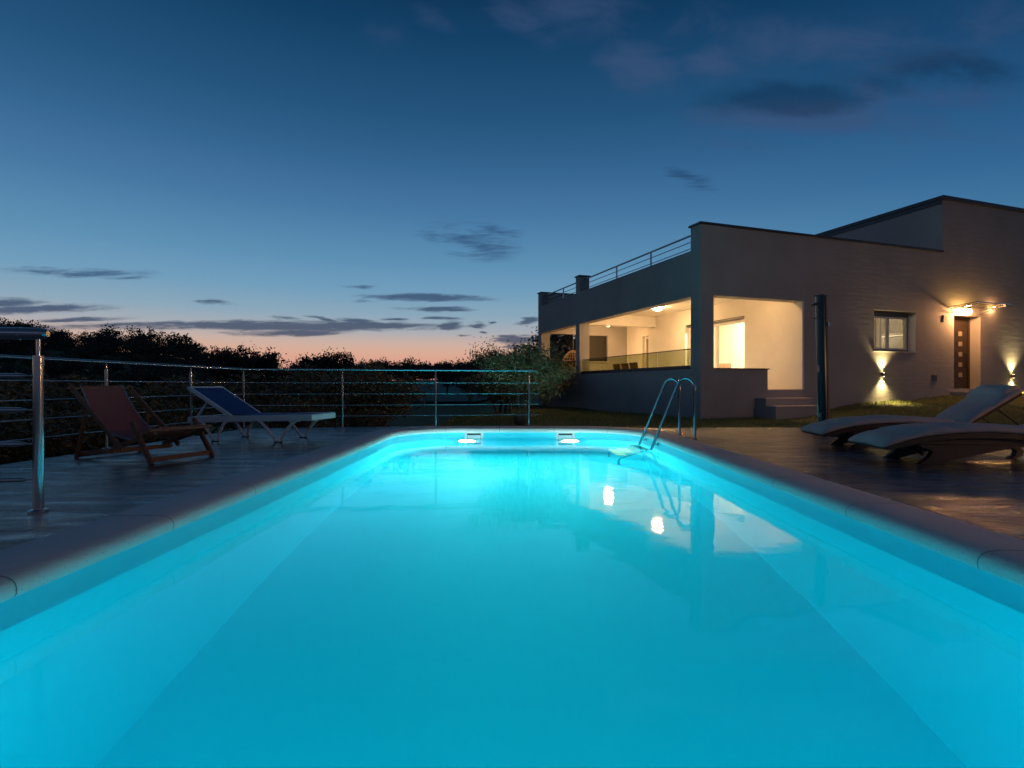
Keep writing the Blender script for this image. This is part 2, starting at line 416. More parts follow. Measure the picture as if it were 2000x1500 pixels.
def arc(c, r, a0, a1, n, ax=(1, 0, 0), az=(0, 0, 1)):
    c, ax, az = Vector(c), Vector(ax), Vector(az)
    return [c+ax*r*math.cos(a0+(a1-a0)*i/n)+az*r*math.sin(a0+(a1-a0)*i/n) for i in range(n+1)]
def bez(p0, p1, p2, n=10):
    p0, p1, p2 = Vector(p0), Vector(p1), Vector(p2)
    return [p0*(1-t)**2+p1*2*t*(1-t)+p2*t*t for t in [i/n for i in range(n+1)]]

# ------------------------------------------------------------------ house frame
HO = Vector((4.42, 12.6, 0)); HA = math.atan2(.3255, .9455)
ct, sn = math.cos(HA), math.sin(HA)
def hw(t, s, z=0): return Vector((HO.x+ct*t-sn*s, HO.y+sn*t+ct*s, z))
def hl_(x, y):
    dx, dy = x-HO.x, y-HO.y; return (ct*dx+sn*dy, -sn*dx+ct*dy)

# ------------------------------------------------------------------ terrain
def smooth(a, b, x):
    t = max(0, min(1, (x-a)/(b-a))); return t*t*(3-2*t)
def interp(tab, x):
    if x <= tab[0][0]: return tab[0][1]
    for (a, p), (b, q) in zip(tab, tab[1:]):
        if x <= b: return p+(q-p)*(x-a)/(b-a)
    return tab[-1][1]
RT = [(1, 0), (2, .03), (3.7, .12), (4.7, .30), (6.2, .39), (8.7, .53), (12, .62), (20, .8)]
HU = [(-1.3, 12), (-.95, 11.2), (-.88, 11.0), (-.82, 9.6), (-.7, 9.0), (-.64, 8.4), (-.57, 5.6), (-.5, 3.4), (-.4, 2.6), (-.2, 2.4), (0, 2.1), (.3, 2.3), (2, 2.5)]
def terrain(x, y):
    if -2.9 < x < 2.9 and -3 < y < 10.26: return -3.0
    if -5.0 < x < 12 and -6 < y < 9.85:
        return -3.0 if (-4 < x < 6 and -3 < y < 9.4) else -.5
    t, s = hl_(x, y)
    z = 0.
    if y > 9.5 and x > -2:
        yf = HO.y+.344*(x-HO.x)
        w = 1 if s >= 0 else max(0, min(1, (y-10.1)/max(.3, yf-10.1)))
        z = interp(RT, t)*w
    z -= .75*smooth(-1.0, -4.5, x)*(1 if y > 9.5 else 0)
    if y <= 9.5 and x < 0: z = -.75
    if x < 0 or y > 24:
        far = smooth(13, 30, y)
        z -= far*.9*(1 if x < 1 else .5)
        rise = smooth(45, 130, y)
        uu = x/max(y, 1)
        z += rise*(interp(HU, uu)+1.2)
    if y > 160: z -= smooth(160, 400, y)*3
    z += .05*mnoise.noise(Vector((x*.4, y*.4, 0)))*(1 if (y > 10.4 or x < -6) else 0)
    return z-.02
xs = [-900, -600, -400, -300, -220]+[-180+6*i for i in range(27)]+[-18+.8*i for i in range(8)]+[-11.6+.4*i for i in range(66)]+[15.5, 17, 20, 25, 32, 40, 60, 80, 110, 150, 200, 300, 500, 900]
ys = [-300, -150, -80, -40, -20, -12, -8, -6]+sorted([-4+.4*i for i in range(75)]+[9.9, 10.24, 10.28])+[26.5+1.5*i for i in range(12)]+[46+5*i for i in range(22)]+[165, 190, 230, 300, 400, 600, 900, 1500]
gb = MB()
for y in ys:
    for x in xs: gb.v.append((x, y, terrain(x, y)))
nx = len(xs)
for j in range(len(ys)-1):
    for i in range(nx-1):
        a = j*nx+i; gb.f.append((a, a+1, a+nx+1, a+nx))
ground = gb.build('ground', M['ground'], smooth=True, fix=False); tag(ground, kind='structure')
# distant meadow sheet seen between the trees
mb = MB(); cols = 26; rows = 16
for j in range(rows+1):
    for i in range(cols+1):
        y = 62+66*j/rows; uu = -.19+.2*i/cols+.012*math.sin(j*.9)
        x = uu*y
        mb.v.append((x, y, terrain(x, y)+.25))
for j in range(rows):
    for i in range(cols):
        a = j*(cols+1)+i; mb.f.append((a, a+1, a+cols+2, a+cols+1))
tag(mb.build('meadow', M['meadow'], smooth=True, fix=False), kind='structure')

# ------------------------------------------------------------------ pool
PY = math.atan2(-8/F, 1)
PM = Matrix.Rotation(PY, 4, 'Z')
def pw(x, y, z=0): return PM @ Vector((x, y, z))
XL, XR, YN, YF = -2.06, 2.187, .62, 9.9
WZ = -.205; FL = -2.02
def outline(off=0., nseg=14):
    pts = []
    rf, rn = 1.15, .8
    for (cx, cy_, r, a0) in ((XR-rf, YF-rf, rf, 0), (XL+rf, YF-rf, rf, 90), (XL+rn, YN+rn, rn, 180), (XR-rn, YN+rn, rn, 270)):
        for k in range(nseg+1):
            a = R(a0+90*k/nseg)
            pts.append(((cx+(r+off)*math.cos(a)), (cy_+(r+off)*math.sin(a))))
    return pts
def resample(pts, step):
    out = []
    n = len(pts)
    for i in range(n):
        a, b = Vector(pts[i]), Vector(pts[(i+1) % n]); L = (b-a).length
        k = max(1, int(L/step))
        for j in range(k): out.append(tuple(a.lerp(b, j/k)))
    return out
# basin: inner shell (walls + floor) as a solid-looking liner
b = MB(); o0 = outline(0); n = len(o0)
zs = [-.05, WZ-.02, -1.0, -1.5, FL]
offs = [0, 0, 0, 0, 0]
for z, of in zip(zs, offs):
    for (x, y) in outline(of): b.v.append(tuple(pw(x, y, z)))
for i in range(len(zs)-1):
    for k in range(n):
        a, c = i*n+k, i*n+(k+1) % n; b.f.append((a, a+n, c+n, c))
b.f.append(tuple(range((len(zs)-1)*n, len(zs)*n)))
for z in (-2.3, -.06):
    for (x, y) in outline(.3): b.v.append(tuple(pw(x, y, z)))
B0 = len(zs)*n
for k in range(n):
    a, c = B0+k, B0+(k+1) % n; b.f.append((a, c, c+n, a+n))
b.f.append(tuple(reversed(range(B0, B0+n))))
for k in range(n):
    a, c = B0+n+k, B0+n+(k+1) % n; b.f.append((a, c, (k+1) % n, k))
tag(b.build('pool_basin', M['liner'], smooth=False, fix=False), kind='structure')
# water volume
b = MB(); ow = outline(.06); 
for z in (WZ, FL-.08):
    for (x, y) in ow: b.v.append(tuple(pw(x, y, z)))
b.f.append(tuple(range(n))); b.f.append(tuple(reversed(range(n, 2*n))))
for k in range(n): b.f.append((k, k+n, (k+1) % n+n, (k+1) % n))
wat = b.build('water', M['water'], fix=False); tag(wat, kind='structure')
# coping: rounded nose profile swept round the pool
prof = [(-.0, -.085), (-.012, -.084), (-.026, -.078), (-.034, -.066), (-.037, -.05), (-.035, -.034), (-.029, -.020), (-.016, -.007), (.004, .002), (.03, .008), (.07, .012), (.34, .010), (.352, .006), (.352, -.075)]
b = MB(); base = resample(outline(0, 14), .25)
def offpt(i, pts, off):
    n = len(pts); a, c = Vector(pts[i-1]), Vector(pts[(i+1) % n]); d = (c-a).normalized()
    return Vector(pts[i])+Vector((d.y, -d.x))*off
m_ = len(prof)
for i in range(len(base)):
    for (of, z) in prof:
        q = offpt(i, base, of); b.v.append(tuple(pw(q.x, q.y, z)))
for i in range(len(base)):
    j = (i+1) % len(base)
    for k in range(m_):
        k2 = (k+1) % m_; b.f.append((i*m_+k, j*m_+k, j*m_+k2, i*m_+k2))
cop = b.build('pool_coping', M['coping'], smooth=True); tag(cop, kind='structure')
# joints between the coping slabs: thin darker mortar ridges let into the stone
M['mortar'] = simple('mortar', (.22, .19, .17), .9)
jm = MB(); dist = 0; nxt = .4
for i in range(len(base)):
    a, c = Vector(base[i-1]), Vector(base[i]); L = (c-a).length
    while dist+L >= nxt:
        f_ = (nxt-dist)/L; p = a.lerp(c, f_); d = (c-a).normalized(); nv = Vector((d.y, -d.x))
        vs = []
        for (of, z) in prof[:-1]:
            cxy = p+nv*(of+(-.0015 if of < .3 else .0)); zz = z+(.0015 if of > -.03 else 0)
            for sgn in (-1, 1):
                e = cxy+d*sgn*.003; vs.append(tuple(pw(e.x, e.y, zz)))
        jm.add(vs, [(2*k, 2*k+1, 2*k+3, 2*k+2) for k in range(len(prof)-2)])
        nxt += 1.0
    dist += L
jo = jm.build('pool_coping_joints', M['mortar'], smooth=False); tag(jo, kind='structure')
# deck sheet with the pool cut out
import bmesh
bm = bmesh.new()
deck_out = [(-5.35, -4), (11.5, -4), (11.5, 9.97), (2.2, 9.97), (1.5, 10.32), (.6, 10.42), (-.2, 10.45), (-2.2, 10.2), (-4.80, 9.78), (-5.03, 5.3)]
inner = [tuple(pw(x, y))[:2] for (x, y) in outline(.34)]
def loop(pts, z):
    vs = [bm.verts.new((x, y, z)) for x, y in pts]
    return vs, [bm.edges.new((vs[i], vs[(i+1) % len(vs)])) for i in range(len(vs))]
va, ea = loop(deck_out, 0); vb, eb = loop(inner, 0)
bmesh.ops.triangle_fill(bm, edges=ea+eb, use_beauty=True)
bmesh.ops.recalc_face_normals(bm, faces=bm.faces)
for f_ in bm.faces:
    if f_.normal.z < 0: f_.normal_flip()
low_ = [bm.verts.new((v_.co.x, v_.co.y, -.8)) for v_ in va]
for i in range(len(va)):
    j = (i+1) % len(va); bm.faces.new((va[i], low_[i], low_[j], va[j]))
me = bpy.data.meshes.new('pool_deck'); bm.to_mesh(me); bm.free(); me.materials.append(M['deck'])
dk = bpy.data.objects.new('pool_deck', me); COL.objects.link(dk); tag(dk, kind='structure')

# pool lights and skimmers
def pool_light(x, y, z, face, label):
    p = pw(x, y, z)
    r = empty('pool_light', p, PY+(0 if face < 0 else math.pi), label=label, cat='pool light', group='underwater pool lights')
    MB().lathe((0, 0, 0), [(.15, -.02), (.175, -.022), (.185, -.01), (.185, .0)], 28, 'Y').build('ring', M['white_plastic'], r, smooth=False)
    MB().lathe((0, 0, 0), [(.001, -.03), (.08, -.028), (.148, -.021)], 28, 'Y').build('lens', M['pool_glow' if face < 0 else 'assumed_pool_glow'], r)
    return r
pool_light(-.90, YF-.002, WZ-.33, -1, 'glowing round underwater lamp in far pool wall below the left skimmer')
pool_light(.99, YF-.002, WZ-.33, -1, 'glowing round underwater lamp in far pool wall below the right skimmer')
for i, xx in enumerate((-1.0, 1.1)):  # assumed pair, added unseen to brighten the near half of the pool
    pool_light(xx, YN+.002, WZ-.42, 1, 'assumed glowing round underwater lamp, added out of view in near pool wall, %s one' % ('left' if i == 0 else 'right'))
def skimmer(x, label):
    p = pw(x, YF-.004, -.145); r = empty('skimmer', p, PY, label=label, cat='skimmer', group='skimmers in the far pool wall')
    m = MB(); m.box(-.175, .175, -.012, 0, .045, .08); m.box(-.175, -.125, -.012, 0, -.13, .052); m.box(.125, .175, -.012, 0, -.13, .052); m.box(-.125, .125, -.012, 0, -.13, -.10)
    m.build('frame', M['skimmer'], r, bevel=.003)
    MB().box(-.125, .125, -.003, 0, -.10, .052).build('opening', M['dark_metal'], r)
    MB().box(-.12, .12, -.008, -.004, -.09, .012).build('flap', M['skimmer'], r)
skimmer(-.775, 'white framed pool skimmer on the far wall, left of two')
skimmer(.905, 'white framed pool skimmer on the far wall nearer the ladder')

# ------------------------------------------------------------------ house
house = empty('house', HO, HA, label='flat roofed modern house with lit corner terrace beside the pool lawn', cat='house')
w = MB(); T = .36; GB = -.6
w.box(0, .374, 0, T, GB, 4.57)
w.box(.374, 3.10, 0, .30, 2.92, 4.57)
w.box(.374, 1.99, 0, .20, GB, 1.17)
w.box(1.99, 3.10, 0, .25, GB, .66)
w.box(3.16, 5.60, 0, T, GB, 4.57); w.box(3.10, 3.16, 0, T, GB, .66); w.box(3.10, 3.16, 0, T, 2.92, 4.57)
w.box(5.60, 7.20, 0, T, GB, 1.69); w.box(5.60, 7.20, 0, T, 2.82, 4.57)
w.box(7.20, 8.28, 0, T, GB, 4.57)
w.box(8.28, 8.76, 0, T, GB, 6.08); w.box(8.76, 9.91, 0, T, GB, .69); w.box(8.76, 9.91, 0, T, 2.80, 6.08); w.box(9.91, 17, 0, T, GB, 6.08)
# left facade
w.box(0, .20, T, 6.38, GB, 1.17); w.box(0, .374, 6.38, 6.68, GB, 4.57); w.box(0, .20, 6.68, 9.90, GB, 1.17)
w.box(0, .374, 9.90, 10.24, GB, 4.57); w.box(0, .30, T, 6.38, 2.92, 4.02); w.box(0, .30, 6.68, 9.90, 2.92, 4.02)
# far end
w.box(.374, 1.70, 9.92, 10.22, 2.92, 4.57); w.box(.374, 1.70, 9.94, 10.20, GB, 1.17)
w.box(1.70, 1.95, 9.92, 10.22, GB, 4.57); w.box(1.95, 3.07, 9.92, 10.22, GB, 1.80); w.box(1.95, 3.07, 9.92, 10.22, 2.90, 4.57); w.box(3.07, 17, 9.92, 10.22, GB, 4.57)
w.box(16.7, 17, T, 9.92, GB, 6.08)
# upper storey block
w.box(8.28, 8.58, T, 10.6, 3.52, 6.08); w.box(8.58, 17, 10.3, 10.6, 4.57, 6.08); w.box(8.58, 16.7, T, 10.3, 5.7, 5.9)
# inner walls of the terrace
w.build('wall', M['plaster'], house); w = MB()
w.box(3.10, 3.158, .003, T, .672, 2.918); w.box(3.10, 3.36, T, 2.0, .67, 3.3); w.box(3.10, 3.36, 2.0, 4.7, 2.80, 3.3); w.box(3.10, 3.36, 4.7, 6.88, .67, 3.3)
w.box(3.36, 4.0, 6.70, 6.88, .67, 3.3); w.box(4.0, 4.2, 6.88, 7.7, .67, 3.3); w.box(4.0, 4.2, 7.7, 8.7, 2.8, 3.3); w.box(4.0, 4.2, 8.7, 9.92, .67, 3.3)
w.box(.30, 3.10, 6.42, 6.78, 2.92, 3.3)
w.build('inner_wall', M['inner'], house)
MB().box(.20, 16.7, .25, 9.92, .40, .67).build('floor', M['room'], house)
MB().box(.30, 16.7, .30, 9.92, 3.3, 3.52).build('ceiling', M['inner'], house)
# room partitions
p = MB(); p.box(4.2, 4.3, 6.88, 9.92, .67, 3.3); p.box(5.25, 5.35, T, 6.7, .67, 3.3); p.box(5.35, 9, 3.4, 3.5, .67, 3.3); p.box(9.95, 10.05, T, 3.4, .67, 3.3)
p.box(4.25, 9.9, 6.72, 6.84, .67, 3.3)
p.build('room_wall', M['room'], house)
# caps
c = MB(); c.box(-.04, 8.278, -.045, T+.04, 4.573, 4.62); c.box(-.04, .414, 6.34, 6.72, 4.573, 4.61); c.box(-.04, 9, 9.87, 10.28, 4.573, 4.61)
c.build('parapet_cap', M['cap'], house)
c = MB(); c.box(8.22, 17.05, -.06, 10.66, 6.083, 6.18); c.box(8.25, 8.277, -.0, 10.6, 5.96, 6.08); c.build('roof_edge', M['cap'], house)
MB().box(.372, 2.03, -.025, .225, 1.173, 1.20).build('wall_cap', M['cap'], house)
# steps up to the terrace
stp = MB(); stp.box(1.62, 3.08, -.325, -.002, GB, .46); stp.box(1.62, 3.02, -.62, -.325, GB, .28)
stp.build('step', M['plaster'], house)
sn_ = MB(); sn_.box(1.61, 3.09, -.34, -.002, .463, .48); sn_.box(1.61, 3.03, -.635, -.342, .283, .30); sn_.box(1.995, 3.095, -.01, .26, .663, .684); sn_.build('step_tread', M['coping'], house)
# roof railing
rr = empty('roof_railing', (0, 0, 0)); rr.parent = house
for z, r_ in ((4.45, .024), (4.29, .011), (4.13, .011)):
    MB().tube([(.15, .36, z), (.15, 6.38, z)], r_, 10).build('rail', M['steel'], rr, smooth=True)
    MB().tube([(.15, 6.68, z), (.15, 9.9, z)], r_, 10).build('rail', M['steel'], rr, smooth=True)
for s in (2.27, 4.12, 8.06):
    MB().tube([(.15, s, 4.0), (.15, s, 4.45)], .026, 12).build('post', M['steel'], rr, smooth=True)
# glass balustrade
gb_ = empty('glass_balustrade', (0, 0, 0)); gb_.parent = house
for (s0, s1) in ((T, 6.36), (6.70, 9.88)):
    MB().box(.04, .13, s0+.01, s1, 1.175, 1.27).build('base_channel', M['black'], gb_)
    k = 4 if s1 < 7 else 2; L = (s1-s0)/k
    for i in range(k): MB().box(.08, .092, s0+.012+i*L, s0+(i+1)*L-.012, 1.272, 1.655).build('pane', M['glass_green'], gb_)
    MB().box(.07, .10, s0+.01, s1, 1.657, 1.68).build('top_rail', M['dark_metal'], gb_)
# windows and doors
def window(x0, x1, y, z0, z1, mull, fm, gm, name='window', fw=.06, depth=.06):
    f0 = MB(); f0.box(x0, x1, y, y+depth, z0, z0+fw).box(x0, x1, y, y+depth, z1-fw, z1).box(x0, x0+fw, y, y+depth, z0+fw, z1-fw).box(x1-fw, x1, y, y+depth, z0+fw, z1-fw)
    fo = f0.build('frame', fm, None, bevel=.004)
    win = empty(name, (0, 0, 0)); fo.parent = win
    xm = [x0+fw]+list(mull)+[x1-fw]
    for a, bb in zip(xm, xm[1:]):
        MB().box(a+.045, bb-.045, y+.02, y+.028, z0+fw+.045, z1-fw-.045).build('pane', gm, win)
        s_ = MB(); s_.box(a+.002, a+.045, y-.012, y+.045, z0+fw, z1-fw).box(bb-.045, bb-.002, y-.012, y+.045, z0+fw, z1-fw)
        s_.box(a+.045, bb-.045, y-.012, y+.045, z0+fw, z0+fw+.045).box(a+.045, bb-.045, y-.012, y+.045, z1-fw-.045, z1-fw)
        s_.build('sash', M['window_white'], win, bevel=.003)
    return win
wn = window(5.60, 7.20, .22, 1.715, 2.74, [6.40], M['grey_frame'], M['glass']); wn.parent = house
MB().box(5.6, 7.2, .20, .30, 2.742, 2.82).build('shutter_box', M['grey_frame'], wn)
MB().box(7.188, 7.198, .003, .218, 1.714, 2.74).build('reveal', M['window_white'], wn)
MB().box(5.56, 7.24, -.04, .22, 1.692, 1.712).build('sill', M['window_white'], wn)
MB().box(6.45, 6.50, .62, .72, 1.0, 3.0).build('curtain', M['window_white'], wn)
def swin(y0, y1, x, z0, z1, mull, fm, name):    # window in a wall running along s
    win = window(y0, y1, 0, z0, z1, mull, fm, M['glass'], name); win.rotation_euler.z = R(90); win.location = (x, 0, 0); win.parent = house; return win
sd = swin(2.0, 4.7, 3.30, .69, 2.74, [3.35], M['window_white'], 'sliding_door')
MB().box(2.0, 4.7, .0, .16, 2.742, 2.798).build('shutter_box', M['grey_frame'], sd)
MB().box(2.085, 2.10, .03, .05, 1.6, 1.85).build('handle', M['steel'], sd)
sd2 = swin(7.7, 8.7, 4.16, .69, 2.79, [], M['window_white'], 'terrace_door')
MB().box(7.80, 7.82, .03, .05, 1.6, 1.85).build('handle', M['dark_metal'], sd2)
sh = empty('shuttered_window'); sh.parent = house
m = MB()
for k in range(22): m.box(1.96, 3.06, 10.02, 10.045, 1.81+k*.0495, 1.855+k*.0495)
m.box(1.95, 3.07, 10.05, 10.08, 1.80, 2.9); m.build('roller_shutter', M['shutter'], sh)
MB().box(1.9, 3.11, 9.86, 10.0, 1.775, 1.798).build('sill', M['coping'], sh)
dr = empty('front_door'); dr.parent = house
MB().box(8.86, 9.81, .29, .34, .71, 2.72).build('leaf', M['door'], dr, bevel=.004)
d_ = MB(); d_.box(8.77, 8.85, .27, .35, .70, 2.79).box(9.82, 9.90, .27, .35, .70, 2.79).box(8.85, 9.82, .27, .35, 2.73, 2.79); d_.build('frame', M['door'], dr)
for k in range(5):
    MB().box(9.42, 9.58, .280, .288, 1.03+k*.305, 1.16+k*.305).build('pane', M['door_glass'], dr)
    MB().box(8.95, 9.36, .282, .288, 1.03+k*.305, 1.16+k*.305).build('inlay', M['shutter'], dr)
h_ = MB(); h_.bar((9.72, .25, 1.3), (9.72, .25, 1.75), .025, .025, (1, 0, 0)); h_.bar((9.72, .25, 1.35), (9.72, .29, 1.35), .02, .02).bar((9.72, .25, 1.7), (9.72, .29, 1.7), .02, .02); h_.build('handle', M['black'], dr)
MB().box(8.6, 10.1, -.45, -.002, GB, .60).build('door_step', M['plaster'], house)
cn = empty('door_canopy'); cn.parent = house
def pl(t0, t1, zb, zf, d):
    return MB().add([(t0, -.03, zb), (t1, -.03, zb), (t1, -d, zf), (t0, -d, zf), (t0, -.03, zb+.014), (t1, -.03, zb+.014), (t1, -d, zf+.014), (t0, -d, zf+.014)],
                    [(0,3,2,1),(4,5,6,7),(0,1,5,4),(1,2,6,5),(2,3,7,6),(3,0,4,7)])
pl(8.45, 10.0, 3.02, 3.06, .72).build('glass_plate', M['glass_green'], cn)
for t in (8.62, 9.85):
    q = MB(); q.bar((t, -.01, 2.98), (t, -.66, 3.03), .025, .03); q.bar((t, -.01, 2.86), (t, -.40, 3.0), .018, .018); q.build('bracket', M['steel'], cn)
MB().bar((8.45, -.73, 3.066), (10.0, -.73, 3.066), .02, .03).build('edge_profile', M['steel'], cn)
vt = MB(); vt.box(7.84, 8.04, -.012, -.001, .90, 1.08)
for k in range(5): vt.box(7.86, 8.02, -.02, -.012, .915+k*.032, .93+k*.032)
vt.build('vent_grille', M['grey_frame'], house)
ic = MB().box(8.28, 8.36, -.03, -.002, 2.6, 2.78).build('intercom', M['plaster'], house, bevel=.004)
# kitchen seen through the small window
k_ = MB(); k_.box(9.4, 9.94, .6, 3.3, 2.1, 3.1).box(9.3, 9.94, .6, 3.3, .67, 1.55); k_.build('kitchen_cupboard', M['cabinet'], house, bevel=.01)
k_ = MB(); k_.box(7.6, 9.9, 3.0, 3.39, 2.35, 2.39).box(7.6, 9.9, 3.0, 3.39, 2.75, 2.79).box(8.0, 8.04, 3.0, 3.39, .67, 3.0).box(9.0, 9.04, 3.0, 3.39, .67, 3.0); k_.build('shelf', M['window_white'], house)
k_ = MB(); k_.box(8.35, 8.95, .75, 2.5, .67, 2.28).box(8.35, 8.95, .75, 2.5, 2.36, 2.40); k_.build('tall_cupboard', M['cabinet'], house, bevel=.01)
k_ = MB(); k_.box(7.35, 7.43, 1.15, 1.75, .67, 3.0).box(8.34, 8.9, .72, 2.5, 2.30, 2.345); k_.build('cupboard_trim', M['window_white'], house)
k_ = MB(); k_.box(5.0, 5.24, 3.0, 4.2, 1.3, 1.36); k_.build('wall_shelf', M['tread'], house)

# ---- lamps
def dome(loc, r, mtl, name, label, grp):
    o = empty(name, hw(*loc), HA, label=label, cat='ceiling lamp', group=grp)
    if loc[2] < 3.3: MB().lathe((0, 0, 0), [(r*.5, .001), (r*.5, .064)], 20).build('mount', M['skimmer'], o)
    MB().lathe((0, 0, 0), [(r*1.02, 0), (r*1.06, -.012), (r*1.0, -.025)], 28).build('ring', M['skimmer'], o)
    MB().lathe((0, 0, 0), [(r*.98, -.02), (r*.9, -.055), (r*.65, -.09), (r*.3, -.108), (.002, -.112)], 28).build('shade', mtl, o, smooth=True)
    return o
dome((1.78, 4.35, 3.3), .17, M['lamp_glow'], 'ceiling_lamp', 'glowing dome lamp on the terrace ceiling nearest the house corner', 'terrace ceiling lamps')
dome((1.70, .72, 3.3), .12, M['lamp_fill'], 'ceiling_lamp', 'added fill lamp, hidden on the terrace ceiling right behind the front opening', 'terrace ceiling lamps')  # unseen extra lamp, added to brighten the terrace side wall
dome((2.29, 8.45, 3.235), .17, M['lamp_glow'], 'ceiling_lamp', 'glowing dome lamp on the terrace ceiling beyond the beam, near the shuttered window', 'terrace ceiling lamps')
dome((4.3, 3.4, 3.3), .20, M['room_glow'], 'room_lamp', 'lamp lighting the room behind the sliding glass door', 'lamps inside the rooms')
dome((7.6, 1.9, 3.3), .07, M['room_glow'], 'room_lamp', 'lamp lighting the kitchen behind the small window', 'lamps inside the rooms')
def sconce(t, z, label):
    o = empty('wall_lamp', hw(t, 0, z), HA, label=label, cat='wall lamp', group='up and down wall lamps')
    MB().lathe((0, -.06, 0), [(.038, -.05), (.04, -.045), (.04, .045), (.038, .05)], 20).build('body', M['grey_frame'], o)
    MB().box(-.02, .02, -.03, -.001, -.03, .03).build('bracket', M['grey_frame'], o)
    for sg in (1, -1):
        MB().lathe((0, -.06, sg*.052), [(.001, 0), (.03, 0)], 16).build('bulb', M['sconce_glow'], o)
        ld = bpy.data.lights.new('beam', 'SPOT'); ld.energy = 190; ld.color = (1, .72, .30); ld.spot_size = R(104); ld.spot_blend = 1.; ld.shadow_soft_size = .05
        l = bpy.data.objects.new('beam', ld); COL.objects.link(l); l.parent = o; l.location = (0, -.075, sg*.06)
        l.rotation_euler = (R(180)+R(4) if sg > 0 else R(-4), 0, 0)
sconce(5.88, 1.08, 'small up and down wall lamp glowing yellow beneath the window')
sconce(11.32, 1.06, 'small up and down wall lamp glowing yellow right of the front door')
def dlamp(t, yo, z, r, label):
    o = empty('door_lamp', hw(t, yo, z), HA, label=label, cat='door lamp', group='lamps at the front door')
    MB().lathe((0, 0, 0), [(r*.6, r*1.9), (r*.6, r*1.0), (r*.3, r*.9)], 20).build('mount', M['steel'], o)
    MB().lathe((0, 0, 0), [(.002, -r), (r*.7, -r*.7), (r, 0), (r*.7, r*.7), (.002, r)], 20).build('bulb', M['door_glow'], o, smooth=True)
dlamp(9.0, -.24, 2.88, .07, 'brightly glowing orange lamp under the glass canopy above the front door')
dlamp(10.35, -.10, 3.09, .022, 'smaller orange glowing lamp right of the canopy above the front door')

# assumed garden lamp on a post, added unseen right of the view: throws the warm side light on the facade and the steps
gl_ = empty('assumed_garden_lamp', (10.9, 3.2, 0), 0, label='assumed low post lamp with a glowing globe, added out of view on the right edge of the deck', cat='assumed garden lamp')
MB().lathe((0, 0, 0), [(.09, 0), (.09, .02), (.035, .05), (.03, 1.25), (.07, 1.30), (.07, 1.33)], 20).build('pole', M['dark_metal'], gl_)
M['assumed_globe_glow'] = emit('assumed_globe_glow', (1, .45, .18), 430)
MB().lathe((0, 0, 1.46), [(.002, -.13), (.08, -.10), (.13, 0), (.08, .10), (.002, .13)], 20).build('globe', M['assumed_globe_glow'], gl_, smooth=True)
# ------------------------------------------------------------------ terrace furniture
def dining_chair():
    o = empty('dining_chair')
    MB().box(-.23, .23, -.22, .22, .42, .47).build('seat', M['brown_rattan'], o, bevel=.01)
    b = MB(); b.add([(-.21, -.22, .47), (.21, -.22, .47), (.235, -.32, .86), (-.235, -.32, .86), (-.21, -.19, .47), (.21, -.19, .47), (.235, -.29, .86), (-.235, -.29, .86)],
                    [(0,3,2,1),(4,5,6,7),(0,1,5,4),(1,2,6,5),(2,3,7,6),(3,0,4,7)]); b.build('backrest', M['brown_rattan'], o, bevel=.01)
    for sx in (-1, 1):
        for sy in (-1, 1): MB().tube([(sx*.19, sy*.18, .42), (sx*.22, sy*.2, 0)], .018, 8).build('leg', M['dark_metal'], o)
    return o
pc = dining_chair()
spots = [(1.55, 6.05, 'second bay end of the table, leftmost brown chair back behind the glass balustrade'), (1.5, 5.42, 'middle brown chair back of three behind the glass balustrade'),
         (1.45, 4.80, 'rightmost brown chair back of three behind the glass balustrade'), (4.15, 4.0, 'brown chair back seen behind the bright sliding glass door')]
spots[0] = (1.55, 6.05, 'leftmost brown chair back of three behind the glass balustrade')
for i, (t, s, lb) in enumerate(spots):
    o = pc if i == 0 else copy_tree(pc)
    o.location = hw(t, s, .67); o.rotation_euler.z = HA+R(-90 if i < 3 else 150)
    tag(o, lb, 'chair', 'woven dining chairs on the terrace')
tb = empty('dining_table', hw(2.15, 5.4, .67), HA, label='low dark dining table behind the row of brown chairs on the terrace', cat='table')
MB().box(-.4, .4, -.95, .95, .66, .69).build('tabletop', M['glass_green'], tb)
for sx in (-.34, .34):
    for sy in (-.88, .88): MB().box(sx-.02, sx+.02, sy-.02, sy+.02, 0, .658).build('leg', M['brown_rattan'], tb)
# hanging egg chair
eg = empty('hanging_chair', hw(.98, 8.95, 1.72), HA+R(15), label='egg shaped pale rattan hanging chair at the far end of the terrace', cat='hanging chair')
bk = MB()
def egg(th, ph):
    z = math.sin(ph); r_ = math.cos(ph)*(1-.18*z)
    return Vector((.46*r_*math.cos(th), .40*r_*math.sin(th), .50*z-.05))
for k in range(15):
    th = R(20+k*16.5-110)
    bk.tube([egg(th, R(-85+170*i/18)) for i in range(19)], .011, 5)
for j in range(11):
    ph = R(-72+j*14.4); bk.tube([egg(R(-90+231*i/22), ph) for i in range(23)], .009, 5)
bk.tube([egg(R(-90), R(-85+170*i/18)) for i in range(19)], .02, 6); bk.tube([egg(R(141), R(-85+170*i/18)) for i in range(19)], .02, 6)
bk.build('basket', M['rattan_light'], eg, smooth=True)
MB().lathe((0, -.05, -.42), [(.05, 0), (.30, .04), (.36, .12), (.30, .20), (.02, .22)], 20).build('cushion', M['cushion'], eg, smooth=True)
MB().tube([(0, 0, .45), (0, 0, 1.57)], .012, 6).build('chain', M['steel'], eg)

